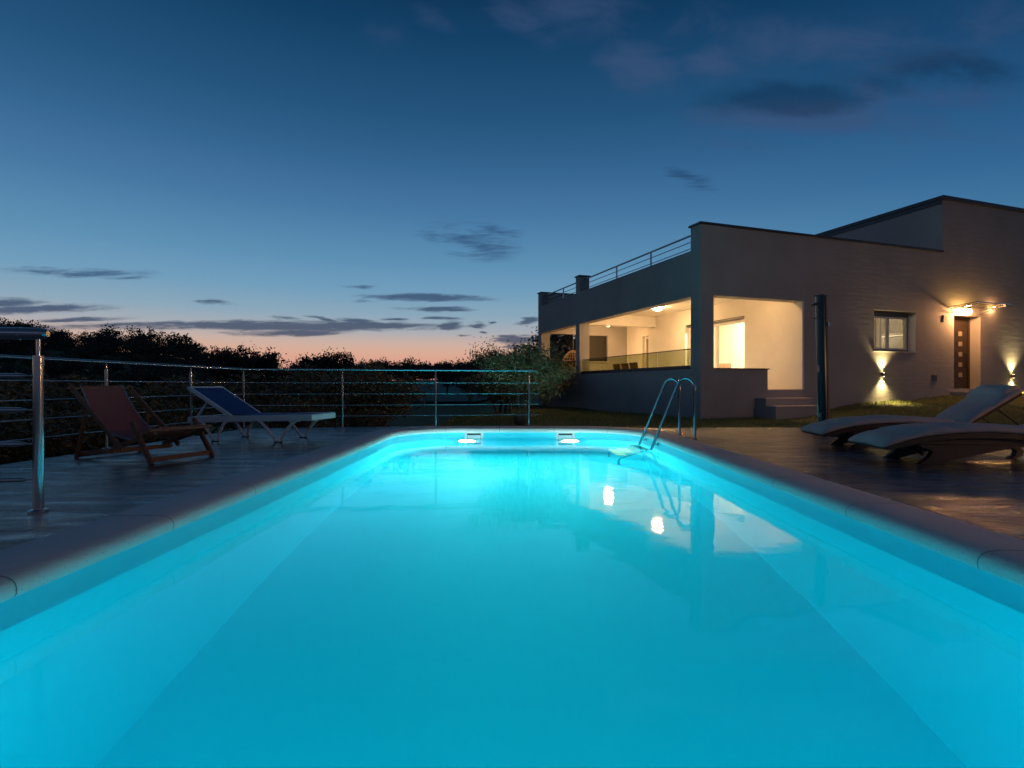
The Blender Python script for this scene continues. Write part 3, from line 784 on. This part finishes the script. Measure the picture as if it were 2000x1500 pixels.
# ------------------------------------------------------------------ railings
def post(parent, x, y, ztop, r=.021, zb=0, cap=.975, mtl='steel'):
    m = MB(); m.tube([(x, y, zb), (x, y, cap)], r, 14); m.tube([(x, y, cap), (x, y, ztop)], r*.38, 10)
    q_ = MB().lathe((x, y, zb), [(.05, .001), (.05, .008), (r+.004, .016)], 16).build('flange', M[mtl], parent)
    return m.build('post', M[mtl], parent, smooth=True)
fr = empty('pool_railing', (0, 0, 0), label='long stainless steel railing with horizontal rods round the left and far deck edge', cat='railing')
RZ = 1.067
C0 = (-5.33, 1.2); C1 = (-4.80, 9.62); C2 = (.52, 10.36)
def lp(a, b_, t): return (a[0]+(b_[0]-a[0])*t, a[1]+(b_[1]-a[1])*t)
def at_px(a, b_, px):
    k = (px-1000)/F; t = (a[0]-k*a[1])/((b_[1]-a[1])*k-(b_[0]-a[0])); return lp(a, b_, t)
MB().tube([(C0[0], C0[1], RZ), (C1[0], C1[1], RZ), (C2[0], C2[1], RZ)], .021, 14).build('handrail', M['steel'], fr, smooth=True)
for z in (.83, .625, .42, .22):
    MB().tube([(C0[0], C0[1], z), (C1[0], C1[1], z), (C2[0], C2[1], z)], .0075, 8).build('rod', M['steel'], fr, smooth=True)
for q in (at_px(C0, C1, 373), at_px(C0, C1, 208), (-5.1, 4.9), (-5.22, 3.1), C1, at_px(C1, C2, 669), at_px(C1, C2, 851), at_px(C1, C2, 1033)):
    post(fr, q[0], q[1], RZ-.01)
nr = empty('step_railing', (0, 0, 0), label='thick stainless steel railing end post and tubes in left foreground', cat='railing')
P0 = (-2.925, 3.32)
dv = Vector((-.99, -.12)).normalized()
def along(d, z): return (P0[0]+dv.x*d, P0[1]+dv.y*d, z)
post(nr, P0[0], P0[1], 1.08, .0285, 0, .965)
m = MB(); m.lathe((P0[0], P0[1], 0), [(.052, .009), (.052, .013), (.035, .018)], 24); m.build('base_plate', M['steel'], nr)
hr = [along(-.055, 1.10), along(-.045, 1.10)]+[along(x, 1.10) for x in (-.02, .1, .5, 1.0, 2.2)]
MB().tube(hr, [.018, .030, .036, .038, .038, .038, .038], 18).build('handrail', M['steel'], nr, smooth=True)
MB().tube([along(.10, 1.10), along(.11, 1.10)], .0395, 18).build('collar', M['steel'], nr, smooth=True)
for z in (.84, .63, .42, .20):
    MB().tube([along(.02, z), along(.07, z), along(.075, z), along(.10, z), along(.12, z), along(2.2, z)], [.005, .005, .010, .015, .015, .015], 12).build('rod', M['steel'], nr, smooth=True)
post(nr, *along(1.25, 0)[:2], 1.08, .032, 0, .965)
# ------------------------------------------------------------------ pool ladder
M['ladder_steel'] = simple('ladder_steel', (.34, .36, .40), .12, 1., 60, .05)
ld_ = empty('pool_ladder', (0, 0, 0), label='curved stainless steel ladder going down into the right side of the pool', cat='ladder')
def U(px, py, Yd): return Vector(((px-1000)/F*Yd, Yd, .78+(753-py)/F*Yd))
rails = []
for (foot, top, ent) in (((1357, 858, 7.8), None, (1272, 878, 8.27)), ((1327, 850, 8.44), None, (1249, 868, 8.97))):
    a = U(*foot); a.z = 0; e = U(*ent); e.z = WZ
    hd = Vector((e.x-a.x, e.y-a.y, 0)); L = hd.length; h = hd/L
    # side profile in (d, z): vertical from the deck, arch, then a slope down through the water line
    pts = [a+Vector((0, 0, z)) for z in (0, .2, .45, .70)]
    pts += [a+h*(.135-.135*math.cos(q))+Vector((0, 0, .74+.15*math.sin(q))) for q in [math.pi*i/12 for i in range(0, 11)]]
    p1 = pts[-1]; sl = (e-p1).normalized(); en = e+sl*1.45
    pts += [p1.lerp(e, .3), p1.lerp(e, .7), e]
    pts += [e+sl*.5, e+sl*1.0, e+sl*1.38, e+sl*1.45+Vector((0, 0, -.06)), Vector((e.x+sl.x*1.47, e.y+sl.y*1.47, FL+.01))]
    MB().tube(pts, .021, 14).build('handrail', M['ladder_steel'], ld_, smooth=True)
    MB().lathe((a.x, a.y, 0), [(.036, .001), (.036, .014), (.024, .02)], 16).build('base_flange', M['steel'], ld_)
    bp = e-sl*.09
    wx = pw(XR, 8.5).x
    MB().tube([bp, Vector((pw(XR-.005, bp.y).x, bp.y, bp.z))], .012, 10).tube([Vector((pw(XR-.02, bp.y).x, bp.y, bp.z)), Vector((pw(XR-.002, bp.y).x, bp.y, bp.z))], .03, 14).build('wall_bracket', M['steel'], ld_)
    rails.append((e, sl))
(e1, s1), (e2, s2) = rails
for k, d in enumerate((.10, .42, .74, 1.06)):
    a = e1+s1*d; b_ = e2+s2*d; hd = Vector((s1.x, s1.y, 0)).normalized()
    ax = (b_-a)
    m = MB(); w0 = hd*.0; 
    p0 = a+ax*.04-hd*.03; p1 = b_-ax*.04-hd*.03
    for i in range(2):
        pass
    q = [p0, p1, p1+hd*.22, p0+hd*.22]
    m.add([*q, *[v_-Vector((0, 0, .045)) for v_ in q]], [(3,2,1,0),(4,5,6,7),(0,1,5,4),(1,2,6,5),(2,3,7,6),(3,0,4,7)])
    m.build('tread', M['tread'], ld_, bevel=.006)
# ------------------------------------------------------------------ solar shower
TH = R(-52)
so = empty('solar_shower', (4.99, 8.6, 0), TH, label='tall dark blue solar shower column standing at the deck edge', cat='shower')
lean = Matrix.Shear('XY', 4, (-.022, 0))
def shb(m): 
    m.v = [(x-.022*z*math.cos(TH), y+.022*z*math.sin(TH), z) for x, y, z in m.v]; return m
sb = MB()
n_ = 20
prof_s = [(.07*math.cos(2*math.pi*k/n_), .07*math.sin(2*math.pi*k/n_)) for k in range(n_)]
vs = []
for z in (.03, 1.1, 2.20): vs += [(x, y, z) for x, y in prof_s]
fs = [(i*n_+k, i*n_+(k+1) % n_, (i+1)*n_+(k+1) % n_, (i+1)*n_+k) for i in range(2) for k in range(n_)]+[tuple(range(2*n_, 3*n_))]
shb(sb.add(vs, fs)).build('body', M['solar'], so, smooth=False, bevel=0)
shb(MB().box(-.12, .12, -.11, .11, .002, .03)).build('base', M['black'], so, bevel=.006)
shb(MB().box(-.076, .076, -.076, .076, 2.202, 2.225)).build('lid', M['black'], so, bevel=.004)
shb(MB().box(-.08, -.071, -.02, .03, .1, 2.2)).build('side_strip', M['steel'], so)
shb(MB().box(.071, .08, -.02, .03, .1, 2.2)).build('side_strip', M['brown_rattan'], so)
m = MB(); m.tube([(0, -.06, 2.10), (-.02, -.16, 2.08)], .016, 10); m.lathe((-.02, -.17, 2.05), [(.02, .03), (.06, .005), (.06, -.006)], 18); shb(m).build('shower_head', M['black'], so)
shb(MB().tube([(0, -.07, 1.05), (0, -.13, 1.05)], .025, 12).box(-.012, .012, -.16, -.13, 1.0, 1.1)).build('tap', M['steel'], so)
shb(MB().tube([(.105, 0, 1.72), (.105, 0, 1.78)], .02, 8)).build('bolt', M['steel'], so)
shb(MB().tube([(0, -.07, .35), (-.01, -.12, .33), (-.01, -.12, .28)], .012, 8)).build('foot_tap', M['steel'], so)
shb(MB().box(-.09, .09, -.079, -.074, 1.845, 1.865)).build('band', M['black'], so)

# ------------------------------------------------------------------ rattan loungers
def smoothline(pts, n=6):
    out = []
    P = [Vector((a, 0, b_)) for a, b_ in pts]
    for i in range(len(P)-1):
        p0 = P[max(i-1, 0)]; p1 = P[i]; p2 = P[i+1]; p3 = P[min(i+2, len(P)-1)]
        for k in range(n):
            t = k/n; t2 = t*t; t3 = t2*t
            q = .5*((2*p1)+(p2-p0)*t+(2*p0-5*p1+4*p2-p3)*t2+(3*p1-p0-3*p2+p3)*t3); out.append((q.x, q.z))
    out.append((P[-1].x, P[-1].z)); return out
def lounger(raised, label, loc, rz):
    o = empty('rattan_lounger', loc, rz, label=label, cat='sun lounger', group='dark rattan loungers with pale cushions')
    HW = .31
    top = smoothline([(0, .175), (.12, .215), (.35, .275), (.7, .315), (1.05, .32), (1.35, .30), (1.62, .275)])
    th = [.03+.03*min(1, i/8) for i in range(len(top))]
    fr_ = MB(); fr_.band([(a, b_-.002) for a, b_ in top], [(a, b_-t) for (a, b_), t in zip(top, th)], -HW, HW)
    # lower woven body dipping between the legs
    fr_.band(smoothline([(.33, .21), (.7, .252), (1.05, .258), (1.4, .235), (1.6, .22)], 4), smoothline([(.33, .20), (.55, .17), (.8, .165), (1.2, .18), (1.6, .19)], 4), -HW+.03, HW-.03)
    fr_.band(smoothline([(1.55, .27), (1.8, .262), (2.1, .255)], 4), smoothline([(1.55, .20), (1.8, .20), (2.1, .215)], 4), -HW, HW)
    fr_.build('frame', M['rattan'], o, bevel=.008)
    for sy in (-1, 1):
        y0, y1 = sorted((sy*HW*.93, sy*(HW*.93-.06)))
        # broad front leg sweeping back into the body
        m = MB(); m.band([(.30, .20), (.36, .17), (.46, .13), (.42, .07), (.33, .0)], [(1.45, .20), (1.12, .15), (.88, .10), (.67, .05), (.48, 0)], y0, y1); m.build('leg', M['rattan'], o, bevel=.006)
        m = MB(); m.band([(1.45, .20), (1.58, .14), (1.68, .08), (1.66, .03), (1.60, .0)], [(1.75, .20), (1.70, .14), (1.76, .08), (1.74, .03), (1.68, 0)], y0, y1); m.build('leg', M['rattan'], o, bevel=.006)
    MB().tube([(.36, -HW*.9, .10), (.42, -HW*.4, .12), (.42, HW*.4, .12), (.36, HW*.9, .10)], .014, 8).build('cross_bar', M['rattan'], o)
    ang = R(33) if raised else R(2)
    hx, hz = 1.62, .285
    def bp(d, k): return (hx+math.cos(ang)*d-math.sin(ang)*k, hz+math.sin(ang)*d+math.cos(ang)*k)
    m = MB(); m.band([bp(d, 0) for d in (0, .25, .5, .75)], [bp(d, -.03) for d in (0, .25, .5, .75)], -HW, HW); m.build('backrest', M['rattan'], o, bevel=.006)
    if raised:
        for sy in (-1, 1): MB().tube([(bp(.45, -.03)[0], sy*.24, bp(.45, -.03)[1]), (hx+.72, sy*.24, .25)], .010, 8).build('support_strut', M['dark_metal'], o)
    # cushion: quilted segments following the frame
    cu = MB()
    def pad(line, norm, t, w, seg, puff=.024):
        nL = len(line); nw = 10
        ring = []
        for i, (a, b_) in enumerate(line):
            s_ = i/(nL-1)*seg; fr2 = s_-math.floor(s_); bulge = puff*(1-abs(2*fr2-1)**3.5)
            row_t = []; row_b = []
            for j in range(nw+1):
                y = -w+2*w*j/nw; ed = 1-abs(2*j/nw-1)**5
                endf = min(1, min(i, nL-1-i)/1.6)
                hgt = .008+(t+bulge)*(.45+.55*ed)*(.35+.65*endf)+.004*math.sin(9*y+i*.8)
                row_t.append((a+norm[0]*hgt, y*(1+.02*bulge/puff), b_+norm[1]*hgt)); row_b.append((a+norm[0]*.003, y, b_+norm[1]*.003))
            ring.append((row_t, row_b))
        vs = [q for r_ in ring for row in r_ for q in row]; W_ = nw+1; fs = []
        for i in range(nL-1):
            A = i*2*W_; Bq = A+2*W_
            for j in range(nw):
                fs.append((A+j, A+j+1, Bq+j+1, Bq+j)); fs.append((A+W_+j+1, A+W_+j, Bq+W_+j, Bq+W_+j+1))
            fs.append((A, Bq, Bq+W_, A+W_)); fs.append((A+nw, A+W_+nw, Bq+W_+nw, Bq+nw))
        for A in (0, (nL-1)*2*W_):
            for j in range(nw): fs.append((A+j, A+j+1, A+W_+j+1, A+W_+j))
        return MB().add(vs, fs)
    main = smoothline([(-.02, .168), (.12, .215), (.35, .275), (.7, .315), (1.05, .32), (1.35, .30), (1.60, .28)], 5)
    p_ = pad(main, (0, 1), .045, HW+.005, 3.999); p_.build('seat_cushion', M['cushion'], o, smooth=True)
    nrm = (-math.sin(ang), math.cos(ang))
    p_ = pad([bp(d/14*.80, 0) for d in range(15)], nrm, .055, HW, 1.999); p_.build('back_cushion', M['cushion'], o, smooth=True)
    if raised:
        p_ = pad([bp(.54+d/8*.25, .055) for d in range(9)], nrm, .05, HW-.03, .999, .025); p_.build('head_pillow', M['cushion'], o, smooth=True)
    return o
lounger(True, 'dark rattan lounger with raised backrest and head pillow, farther from the pool edge', (3.90, 6.98, 0), R(-6))
lounger(False, 'flat dark rattan lounger with pale cushion in front of the raised one', (3.70, 5.60, 0), R(-3))

# ------------------------------------------------------------------ white plastic lounger, blue fabric
bl = empty('plastic_lounger', (-4.52, 7.52, 0), R(-7), label='white plastic sun lounger with blue fabric and raised backrest', cat='sun lounger')
LW = .68
for y in (0, LW):
    yo = .0 if y == 0 else 0
    m = MB(); m.bar((.0, y, .30), (1.80, y, .345), .035, .085); m.build('side_rail', M['white_plastic'], bl, bevel=.008)
    for (c0, a, b_) in ((.40, .14, .64), (1.33, 1.02, 1.64)):
        MB().tube(bez((a, y, .31), (a+.10, y, .27), (c0-.03, y, .012), 8), [.026]*6+[.022, .02, .018], 10, flat=.8).build('leg', M['white_plastic'], bl, smooth=True)
        MB().tube(bez((b_, y, .31), (b_-.14, y, .30), (c0+.03, y, .012), 8), [.026]*6+[.022, .02, .018], 10, flat=.8).build('leg', M['white_plastic'], bl, smooth=True)
        MB().box(c0-.05, c0+.05, y-.02, y+.02, 0, .014).build('foot', M['black'], bl)
MB().box(1.76, 1.83, -.02, LW+.02, .30, .385).build('end_bar', M['white_plastic'], bl, bevel=.012)
MB().box(-.02, .05, -.01, LW+.01, .25, .34).build('end_bar', M['white_plastic'], bl, bevel=.012)
MB().box(.62, 1.76, .03, LW-.03, .366, .374).build('seat_fabric', M['blue_fabric'], bl)
ba = R(32)
def bq(d, y, k=0): return (.62-math.cos(ba)*d+math.sin(ba)*k, y, .36+math.sin(ba)*d+math.cos(ba)*k)
brf = MB()
for y in (0, LW): brf.bar(bq(-.02, y), bq(.72, y), .04, .05)
brf.bar(bq(.72, -.02), bq(.72, LW+.02), .05, .05); brf.build('back_frame', M['white_plastic'], bl, bevel=.006)
MB().add([bq(0, .02, .012), bq(.70, .02, .012), bq(.70, LW-.02, .012), bq(0, LW-.02, .012), bq(0, .02, .02), bq(.70, .02, .02), bq(.70, LW-.02, .02), bq(0, LW-.02, .02)],
         [(0,3,2,1),(4,5,6,7),(0,1,5,4),(1,2,6,5),(2,3,7,6),(3,0,4,7)]).build('back_fabric', M['blue_fabric'], bl)
for y in (.05, LW-.05): MB().bar(bq(.42, y, -.03), (.08, y, .32), .025, .03).build('support_strut', M['white_plastic'], bl)

# ------------------------------------------------------------------ wooden deck chair
A_ = Vector((-4.65, 5.75, 0)); Bf = Vector((-3.50, 5.27, 0)); Cf = Vector((-3.31, 5.93, 0))
fx = (Bf-A_).normalized(); CW = .64
dc = empty('deck_chair', A_, math.atan2(fx.y, fx.x), label='folding wooden deck chair with red striped canvas sling', cat='deck chair')
# local x runs from the rear feet to the front feet, y to the far side
def rail(a, b_, y, wd=.03, ht=.055): return MB().bar((a[0], y, a[1]), (b_[0], y, b_[1]), wd, ht, (0, 1, 0))
tp = (-.16, .77)
for y in (0.02, CW-.02):
    rail(tp, (.72, .12), y, .055, .025).build('back_rail', M['wood'], dc, bevel=.005)
for y in (-.01, CW+.01):
    m = rail((.16, .47), (.0, .0), y, .05, .024); m.build('rear_leg', M['wood'], dc, bevel=.005)
for y in (-.012, CW+.012):
    m = rail((.93, .40), (1.22, .0), y, .055, .026); m.lathe((.93, y, .40), [(.027, -.013), (.027, .013)], 12, 'Y'); m.build('front_leg', M['wood'], dc, bevel=.004)
for y in (.05, CW-.05): rail((.50, .12), (1.18, .315), y, .05, .022).build('seat_rail', M['wood'], dc, bevel=.004)
MB().bar((tp[0]+.02, -.01, tp[1]-.02), (tp[0]+.02, CW+.01, tp[1]-.02), .06, .022).build('top_bar', M['wood'], dc, bevel=.004)
MB().tube([(1.18, -.02, .335), (1.18, CW+.02, .335)], .020, 12).build('seat_bar', M['wood'], dc, smooth=True)
MB().bar((1.19, 0, .05), (1.19, CW, .05), .022, .045).build('front_stretcher', M['wood'], dc, bevel=.004)
MB().bar((.02, 0, .05), (.02, CW, .05), .022, .045).build('rear_stretcher', M['wood'], dc, bevel=.004)
MB().bar((.58, 0, .10), (.58, CW, .10), .022, .045).build('middle_stretcher', M['wood'], dc, bevel=.004)
for y in (.02, CW-.02): rail((.0, .03), (.58, .10), y, .035, .02).build('lower_rail', M['wood'], dc, bevel=.003)
sl_ = [Vector((tp[0]+.02, 0, tp[1])).lerp(Vector((0, 0, 0)), 0)]
pr = bez((tp[0]+.03, 0, tp[1]), (.42, 0, -.06), (1.18, 0, .355), 24)
for (y0, y1, mt, nm, dz) in ((.10, CW-.10, 'sling', 'canvas_sling', 0),):
    MB().band([(q.x, q.z+.006) for q in pr], [(q.x, q.z) for q in pr], y0, y1).build(nm, M[mt], dc, smooth=False)
for y in (.10, CW-.10): MB().tube([(q.x, y, q.z+.006) for q in pr], .0065, 6).build('piping', M['sling_edge'], dc, smooth=True)

# ------------------------------------------------------------------ vegetation
def leaf_cloud(m, rnd, centers, per, spread, size, asp=.34):
    for (c, s_) in centers:
        for _ in range(per):
            p = Vector((rnd.gauss(0, 1), rnd.gauss(0, 1), rnd.gauss(0, .8)))*spread*s_+c
            d = Vector((rnd.gauss(0, 1), rnd.gauss(0, 1), rnd.gauss(.3, 1))).normalized(); e = d.orthogonal().normalized()
            e.rotate(Matrix.Rotation(rnd.random()*6.28, 3, d))
            L = size*rnd.uniform(.6, 1.3); w_ = L*asp
            m.add([p-d*L*.5, p+e*w_*.5, p+d*L*.5, p-e*w_*.5], [(0, 1, 2, 3)])
def crown_centers(rnd, n, rx, rz, zc, shell=.45, ragged=.25):
    out = []
    for _ in range(n):
        d = Vector((rnd.gauss(0, 1), rnd.gauss(0, 1), rnd.gauss(0, 1))).normalized()
        r = rnd.uniform(shell, 1)+rnd.gauss(0, ragged*.5)
        q = Vector((d.x*rx*r, d.y*rx*r, zc+d.z*rz*r))
        out.append((q, rnd.uniform(.6, 1.3)))
    return out
def stems(rnd, n, h, spread, r0=.035, base=.12):
    m = MB()
    for i in range(n):
        a = rnd.random()*6.28; x0, y0 = base*math.cos(a), base*math.sin(a); sp = rnd.uniform(.4, 1)*spread
        pts = [(x0, y0, -.1), (x0*1.2+sp*.25*math.cos(a)+rnd.gauss(0, .03), y0*1.2+sp*.25*math.sin(a), h*.35), (x0+sp*.6*math.cos(a)+rnd.gauss(0, .05), y0+sp*.6*math.sin(a), h*.68), (x0+sp*math.cos(a), y0+sp*math.sin(a), h)]
        m.tube(pts, [r0, r0*.7, r0*.5, r0*.2], 6)
        for k in range(3):
            q = Vector(pts[1+k % 2]); b2 = a+rnd.gauss(0, 1)
            m.tube([q, q+Vector((.25*spread*math.cos(b2), .25*spread*math.sin(b2), h*.2)), q+Vector((.45*spread*math.cos(b2), .45*spread*math.sin(b2), h*.38))], [r0*.4, r0*.3, r0*.12], 5)
    return m
rnd = random.Random(11)
variants = []
for k in range(4):
    r_ = random.Random(100+k)
    cm = MB(); leaf_cloud(cm, r_, crown_centers(r_, 95, .92, .62, 1.25), 62, .13, .10)
    tm = stems(r_, 5, 1.35, .6)
    variants.append((tm.mesh('trunk', M['bark'], True), cm.mesh('crown', M['olive_leaf'])))
def tree(kind, x, y, h, w_, var, label, cat, group, rz=None, zoff=0):
    o = empty(kind, (x, y, terrain(x, y)+zoff), rnd.random()*6.28 if rz is None else rz, label=label, cat=cat, group=group)
    tm, cm = variants[var]
    for nm, me_ in (('trunk', tm), ('crown', cm)):
        c = bpy.data.objects.new(nm, me_); COL.objects.link(c); c.parent = o; c.scale = (w_, w_, h/1.87)
    return o
G = 'olive trees beyond the railing'
# olive right behind the railing end (own mesh: finer leaves)
r_ = random.Random(5)
cm = MB(); cc = crown_centers(r_, 230, .95, .50, 1.2, .15)
cc += [(Vector((.62+r_.gauss(0, .14), -.1+r_.gauss(0, .12), .95+r_.gauss(0, .22))), .7) for _ in range(40)]
leaf_cloud(cm, r_, cc, 60, .10, .058)
to = empty('olive_tree', (.16, 10.95, -.02), 0, label='bushy olive tree with several thin stems behind the right end of the railing', cat='tree', group=G)
stems(r_, 7, 1.3, .55, .016, .06).build('trunk', M['bark'], to, smooth=True); cm.build('crown', M['olive_leaf'], to, fix=False)
c_ = MB().lathe((.0, 0, 0), [(.11, 0), (.14, .16), (.13, .24), (.05, .25)], 12); c_.build('stump', M['bark'], to, smooth=True)
olv = [(-.25, 15.5, 1.9, 1.3, 0, 'olive tree behind the far railing between its last two posts'), (-3.75, 13.6, 2.2, 1.5, 1, 'olive tree with pale stems between the corner post and the next railing post'),
       (-5.2, 14.8, 2.5, 1.7, 2, 'olive tree behind the blue lounger end of the railing'), (-7.2, 13.0, 2.3, 1.7, 3, 'olive tree left of the railing corner, nearest the corner post'),
       (-9.8, 15.4, 2.6, 1.9, 0, 'olive tree farther left behind the red deck chair'), (-12.4, 13.6, 2.3, 1.9, 1, 'olive tree at the left edge behind the foreground rail post'),
       (-5.2, 19.0, 2.6, 2.0, 2, 'rear olive tree seen over the left part of the far railing'), (-6.6, 20, 2.9, 2.3, 3, 'rear olive tree left of the bright horizon gap'),
       (.9, 18.6, 2.7, 1.7, 1, 'olive tree standing just left of the far house corner')]
tops = [712, 712, 714, 722, 735, 742, 706, 704, 700, 690, 676]
for a, tp_ in zip(olv, tops):
    h = (.78+(753-tp_)/F*a[1]-terrain(a[0], a[1]))/1.14
    tree('olive_tree', a[0], a[1], h, min(a[3], h*.95), a[4], a[5], 'tree', G)
tree('garden_tree', 3.6, 25.8, 4.6, 2.4, 2, 'leafy tree seen through the far end of the terrace', 'tree', 'trees behind the house')
tree('garden_tree', 3.2, 29.5, 3.3, 1.3, 1, 'second leafy tree seen through the far end of the terrace, farther away', 'tree', 'trees behind the house')
for i, (x, y, h, w_) in enumerate([(-6.5, 4.4, 1.05, .85), (-6.4, 5.6, 1.15, .9), (-6.5, 6.9, 1.2, .95), (-6.3, 8.2, 1.2, .9), (-6.3, 9.6, 1.25, .9), (-7.9, 5.2, 1.6, 1.1), (-8.0, 7.0, 1.65, 1.2), (-8.2, 8.9, 1.6, 1.2), (-7.9, 10.6, 1.6, 1.2), (-4.6, 11.4, 1.2, .9), (-10.2, 9.4, 1.9, 1.5), (-10.4, 6.9, 1.9, 1.5), (-3.2, 11.7, .8, .6)]):
    nm = ['closest to the camera', 'second from the camera', 'third from the camera', 'fourth from the camera', 'fifth, by the railing corner', 'second row, nearest', 'second row, behind the deck chair', 'second row, behind the blue lounger', 'second row, farthest', 'behind the corner of the railing', 'third row, far', 'third row, near', 'small one behind the far railing'][i]
    o = tree('garden_shrub', x, y, h, w_, i % 4, 'dark green shrub beyond the left railing, '+nm, 'shrub', 'shrubs beyond the left railing')
# far wooded hill and tree belt: one mass
wm = MB(); r_ = random.Random(3)
cl = MB(); 
def far_tree(x, y, h, w_):
    z0 = terrain(x, y)
    cs = []
    for _ in range(30):
        d = Vector((r_.gauss(0, 1), r_.gauss(0, 1), r_.gauss(0, 1))).normalized(); q = r_.uniform(.35, 1.05)
        cs.append((Vector((x+d.x*w_*q, y+d.y*w_*q, z0+h*.58+d.z*h*.42*q)), 1))
    leaf_cloud(wm, r_, cs, 20, w_*.14, w_*.15, .7)
cnt = 0
for _ in range(260):
    uu = r_.uniform(-1.2, -.36); y = r_.uniform(56, 118); h = r_.uniform(1.6, 2.8); far_tree(uu*y, y, h, h*.75)
while cnt < 400:
    uu = r_.uniform(-1.15, .12); y = r_.uniform(112, 152)
    if r_.random() < .12: y = r_.uniform(92, 112)
    if -.2 < uu < .02 and y < 132: continue
    if -.445 < uu < -.40: h = r_.uniform(1.5, 2.4)
    else: h = r_.choice((2.8, 3.4, 4, 4.6, 5.2))*r_.uniform(.85, 1.1)
    if uu > -.40: h *= .85
    far_tree(uu*y, y, h, h*r_.uniform(.42, .6)); cnt += 1
for _ in range(90):
    uu = r_.uniform(-.27, .07); y = r_.uniform(127, 140); h = r_.uniform(2.6, 4.6); far_tree(uu*y, y, h, h*.8)
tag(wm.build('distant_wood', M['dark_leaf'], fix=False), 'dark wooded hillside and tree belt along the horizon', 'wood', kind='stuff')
# individual tree silhouettes in front of it
fv = []
for k in range(3):
    r2 = random.Random(50+k); m = MB(); leaf_cloud(m, r2, crown_centers(r2, 75, .95, .75, 1.3, .2, .12), 70, .14, .11, .6)
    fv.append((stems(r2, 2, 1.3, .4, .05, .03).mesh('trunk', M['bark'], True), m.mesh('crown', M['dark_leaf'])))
for i, (px, topy, yd, w_, lb) in enumerate([(596, 688, 62, 2.3, 'round dark tree right of the bright horizon gap'), (640, 685, 66, 2.6, 'dark tree with the highest crown right of the horizon gap'), (676, 690, 64, 1.6, 'narrow dark tree beside the tallest pair on the horizon'),
        (700, 698, 60, 1.5, 'low dark tree right of the narrow horizon tree'), (512, 683, 60, 2.3, 'round dark tree left of the bright horizon gap'), (478, 678, 64, 2.4, 'dark tree at the foot of the wooded hill'), (430, 674, 62, 2.2, 'dark tree lower on the wooded hill slope'),
        (745, 700, 66, 1.9, 'low dark tree above the second railing bay'), (800, 701, 70, 2.0, 'low dark tree left of the far meadow'), (872, 700, 76, 2.0, 'low dark tree above the far meadow'), (920, 696, 60, 2.2, 'dark tree right of the far meadow'), (960, 686, 50, 2.0, 'dark tree left of the garden olive on the skyline')]):
    x = (px-1000)/F*yd; z0 = terrain(x, yd); ht = .78+(753-topy)/F*yd-z0
    o = empty('horizon_tree', (x, yd, z0), rnd.random()*6, label=lb, cat='tree', group='dark trees along the horizon')
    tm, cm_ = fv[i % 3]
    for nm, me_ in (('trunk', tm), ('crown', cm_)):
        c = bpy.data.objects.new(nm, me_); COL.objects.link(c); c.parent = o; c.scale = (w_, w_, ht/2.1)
for (x, yd, topy, w_, k, lb) in [(.75, 24.0, 684, 1.7, 0, 'dense dark tree left of the far house corner'), (1.55, 27.5, 668, 1.6, 1, 'tallest dark tree showing beside the far house corner'), (-.55, 22.0, 697, 1.3, 2, 'low dense dark tree between the meadow and the garden olive'), (.3, 20.5, 692, 1.3, 1, 'dense dark tree right behind the crown of the garden olive')]:
    z0 = terrain(x, yd); ht = .78+(753-topy)/F*yd-z0
    o = empty('dense_tree', (x, yd, z0), rnd.random()*6, label=lb, cat='tree', group='dense trees beside the far house corner')
    tm, cm_ = fv[k]
    for nm, me_ in (('trunk', tm), ('crown', cm_)):
        c = bpy.data.objects.new(nm, me_); COL.objects.link(c); c.parent = o; c.scale = (w_, w_, ht/2.1)
x = (830-1000)/F*38
tag(MB().tube([(x, 38, terrain(x, 38)-.2), (x, 38, .85)], .06, 8).box(x-.15, x+.15, 37.95, 38.05, .70, .76).build('field_post', M['field_post']), 'thin pale wooden post in front of the far meadow', 'post')
# lawn blades
r_ = random.Random(9); gm = MB(); V = gm.v; Fc = gm.f
for _ in range(70000):
    x = r_.uniform(-1.5, 12.5); y = r_.uniform(10.0, 17)
    t, s = hl_(x, y)
    if s > -.03 and t > -.03: continue
    if s > 1.5 and t > -3: pass
    if 1.6 < t < 3.1 and s > -.63: continue
    if 8.6 < t < 10.1 and s > -.46: continue
    if mnoise.noise(Vector((x*.8, y*1.2, 3))) < -.25 and r_.random() < .7: continue
    z = terrain(x, y); h = r_.uniform(.02, .055)*(1.5 if s > -.25 else 1); a = r_.random()*6.28; w_ = .006
    dx, dy = math.cos(a)*w_, math.sin(a)*w_; b0 = len(V); k = h*.5
    V += [(x-dx, y-dy, z-.005), (x+dx, y+dy, z-.005), (x+r_.gauss(0, k), y+r_.gauss(0, k), z+h)]
    Fc.append((b0, b0+1, b0+2))
gr = gm.build('grass', M['blade'], fix=False); tag(gr, 'short patchy lawn grass between the deck and the house', 'grass', kind='stuff')
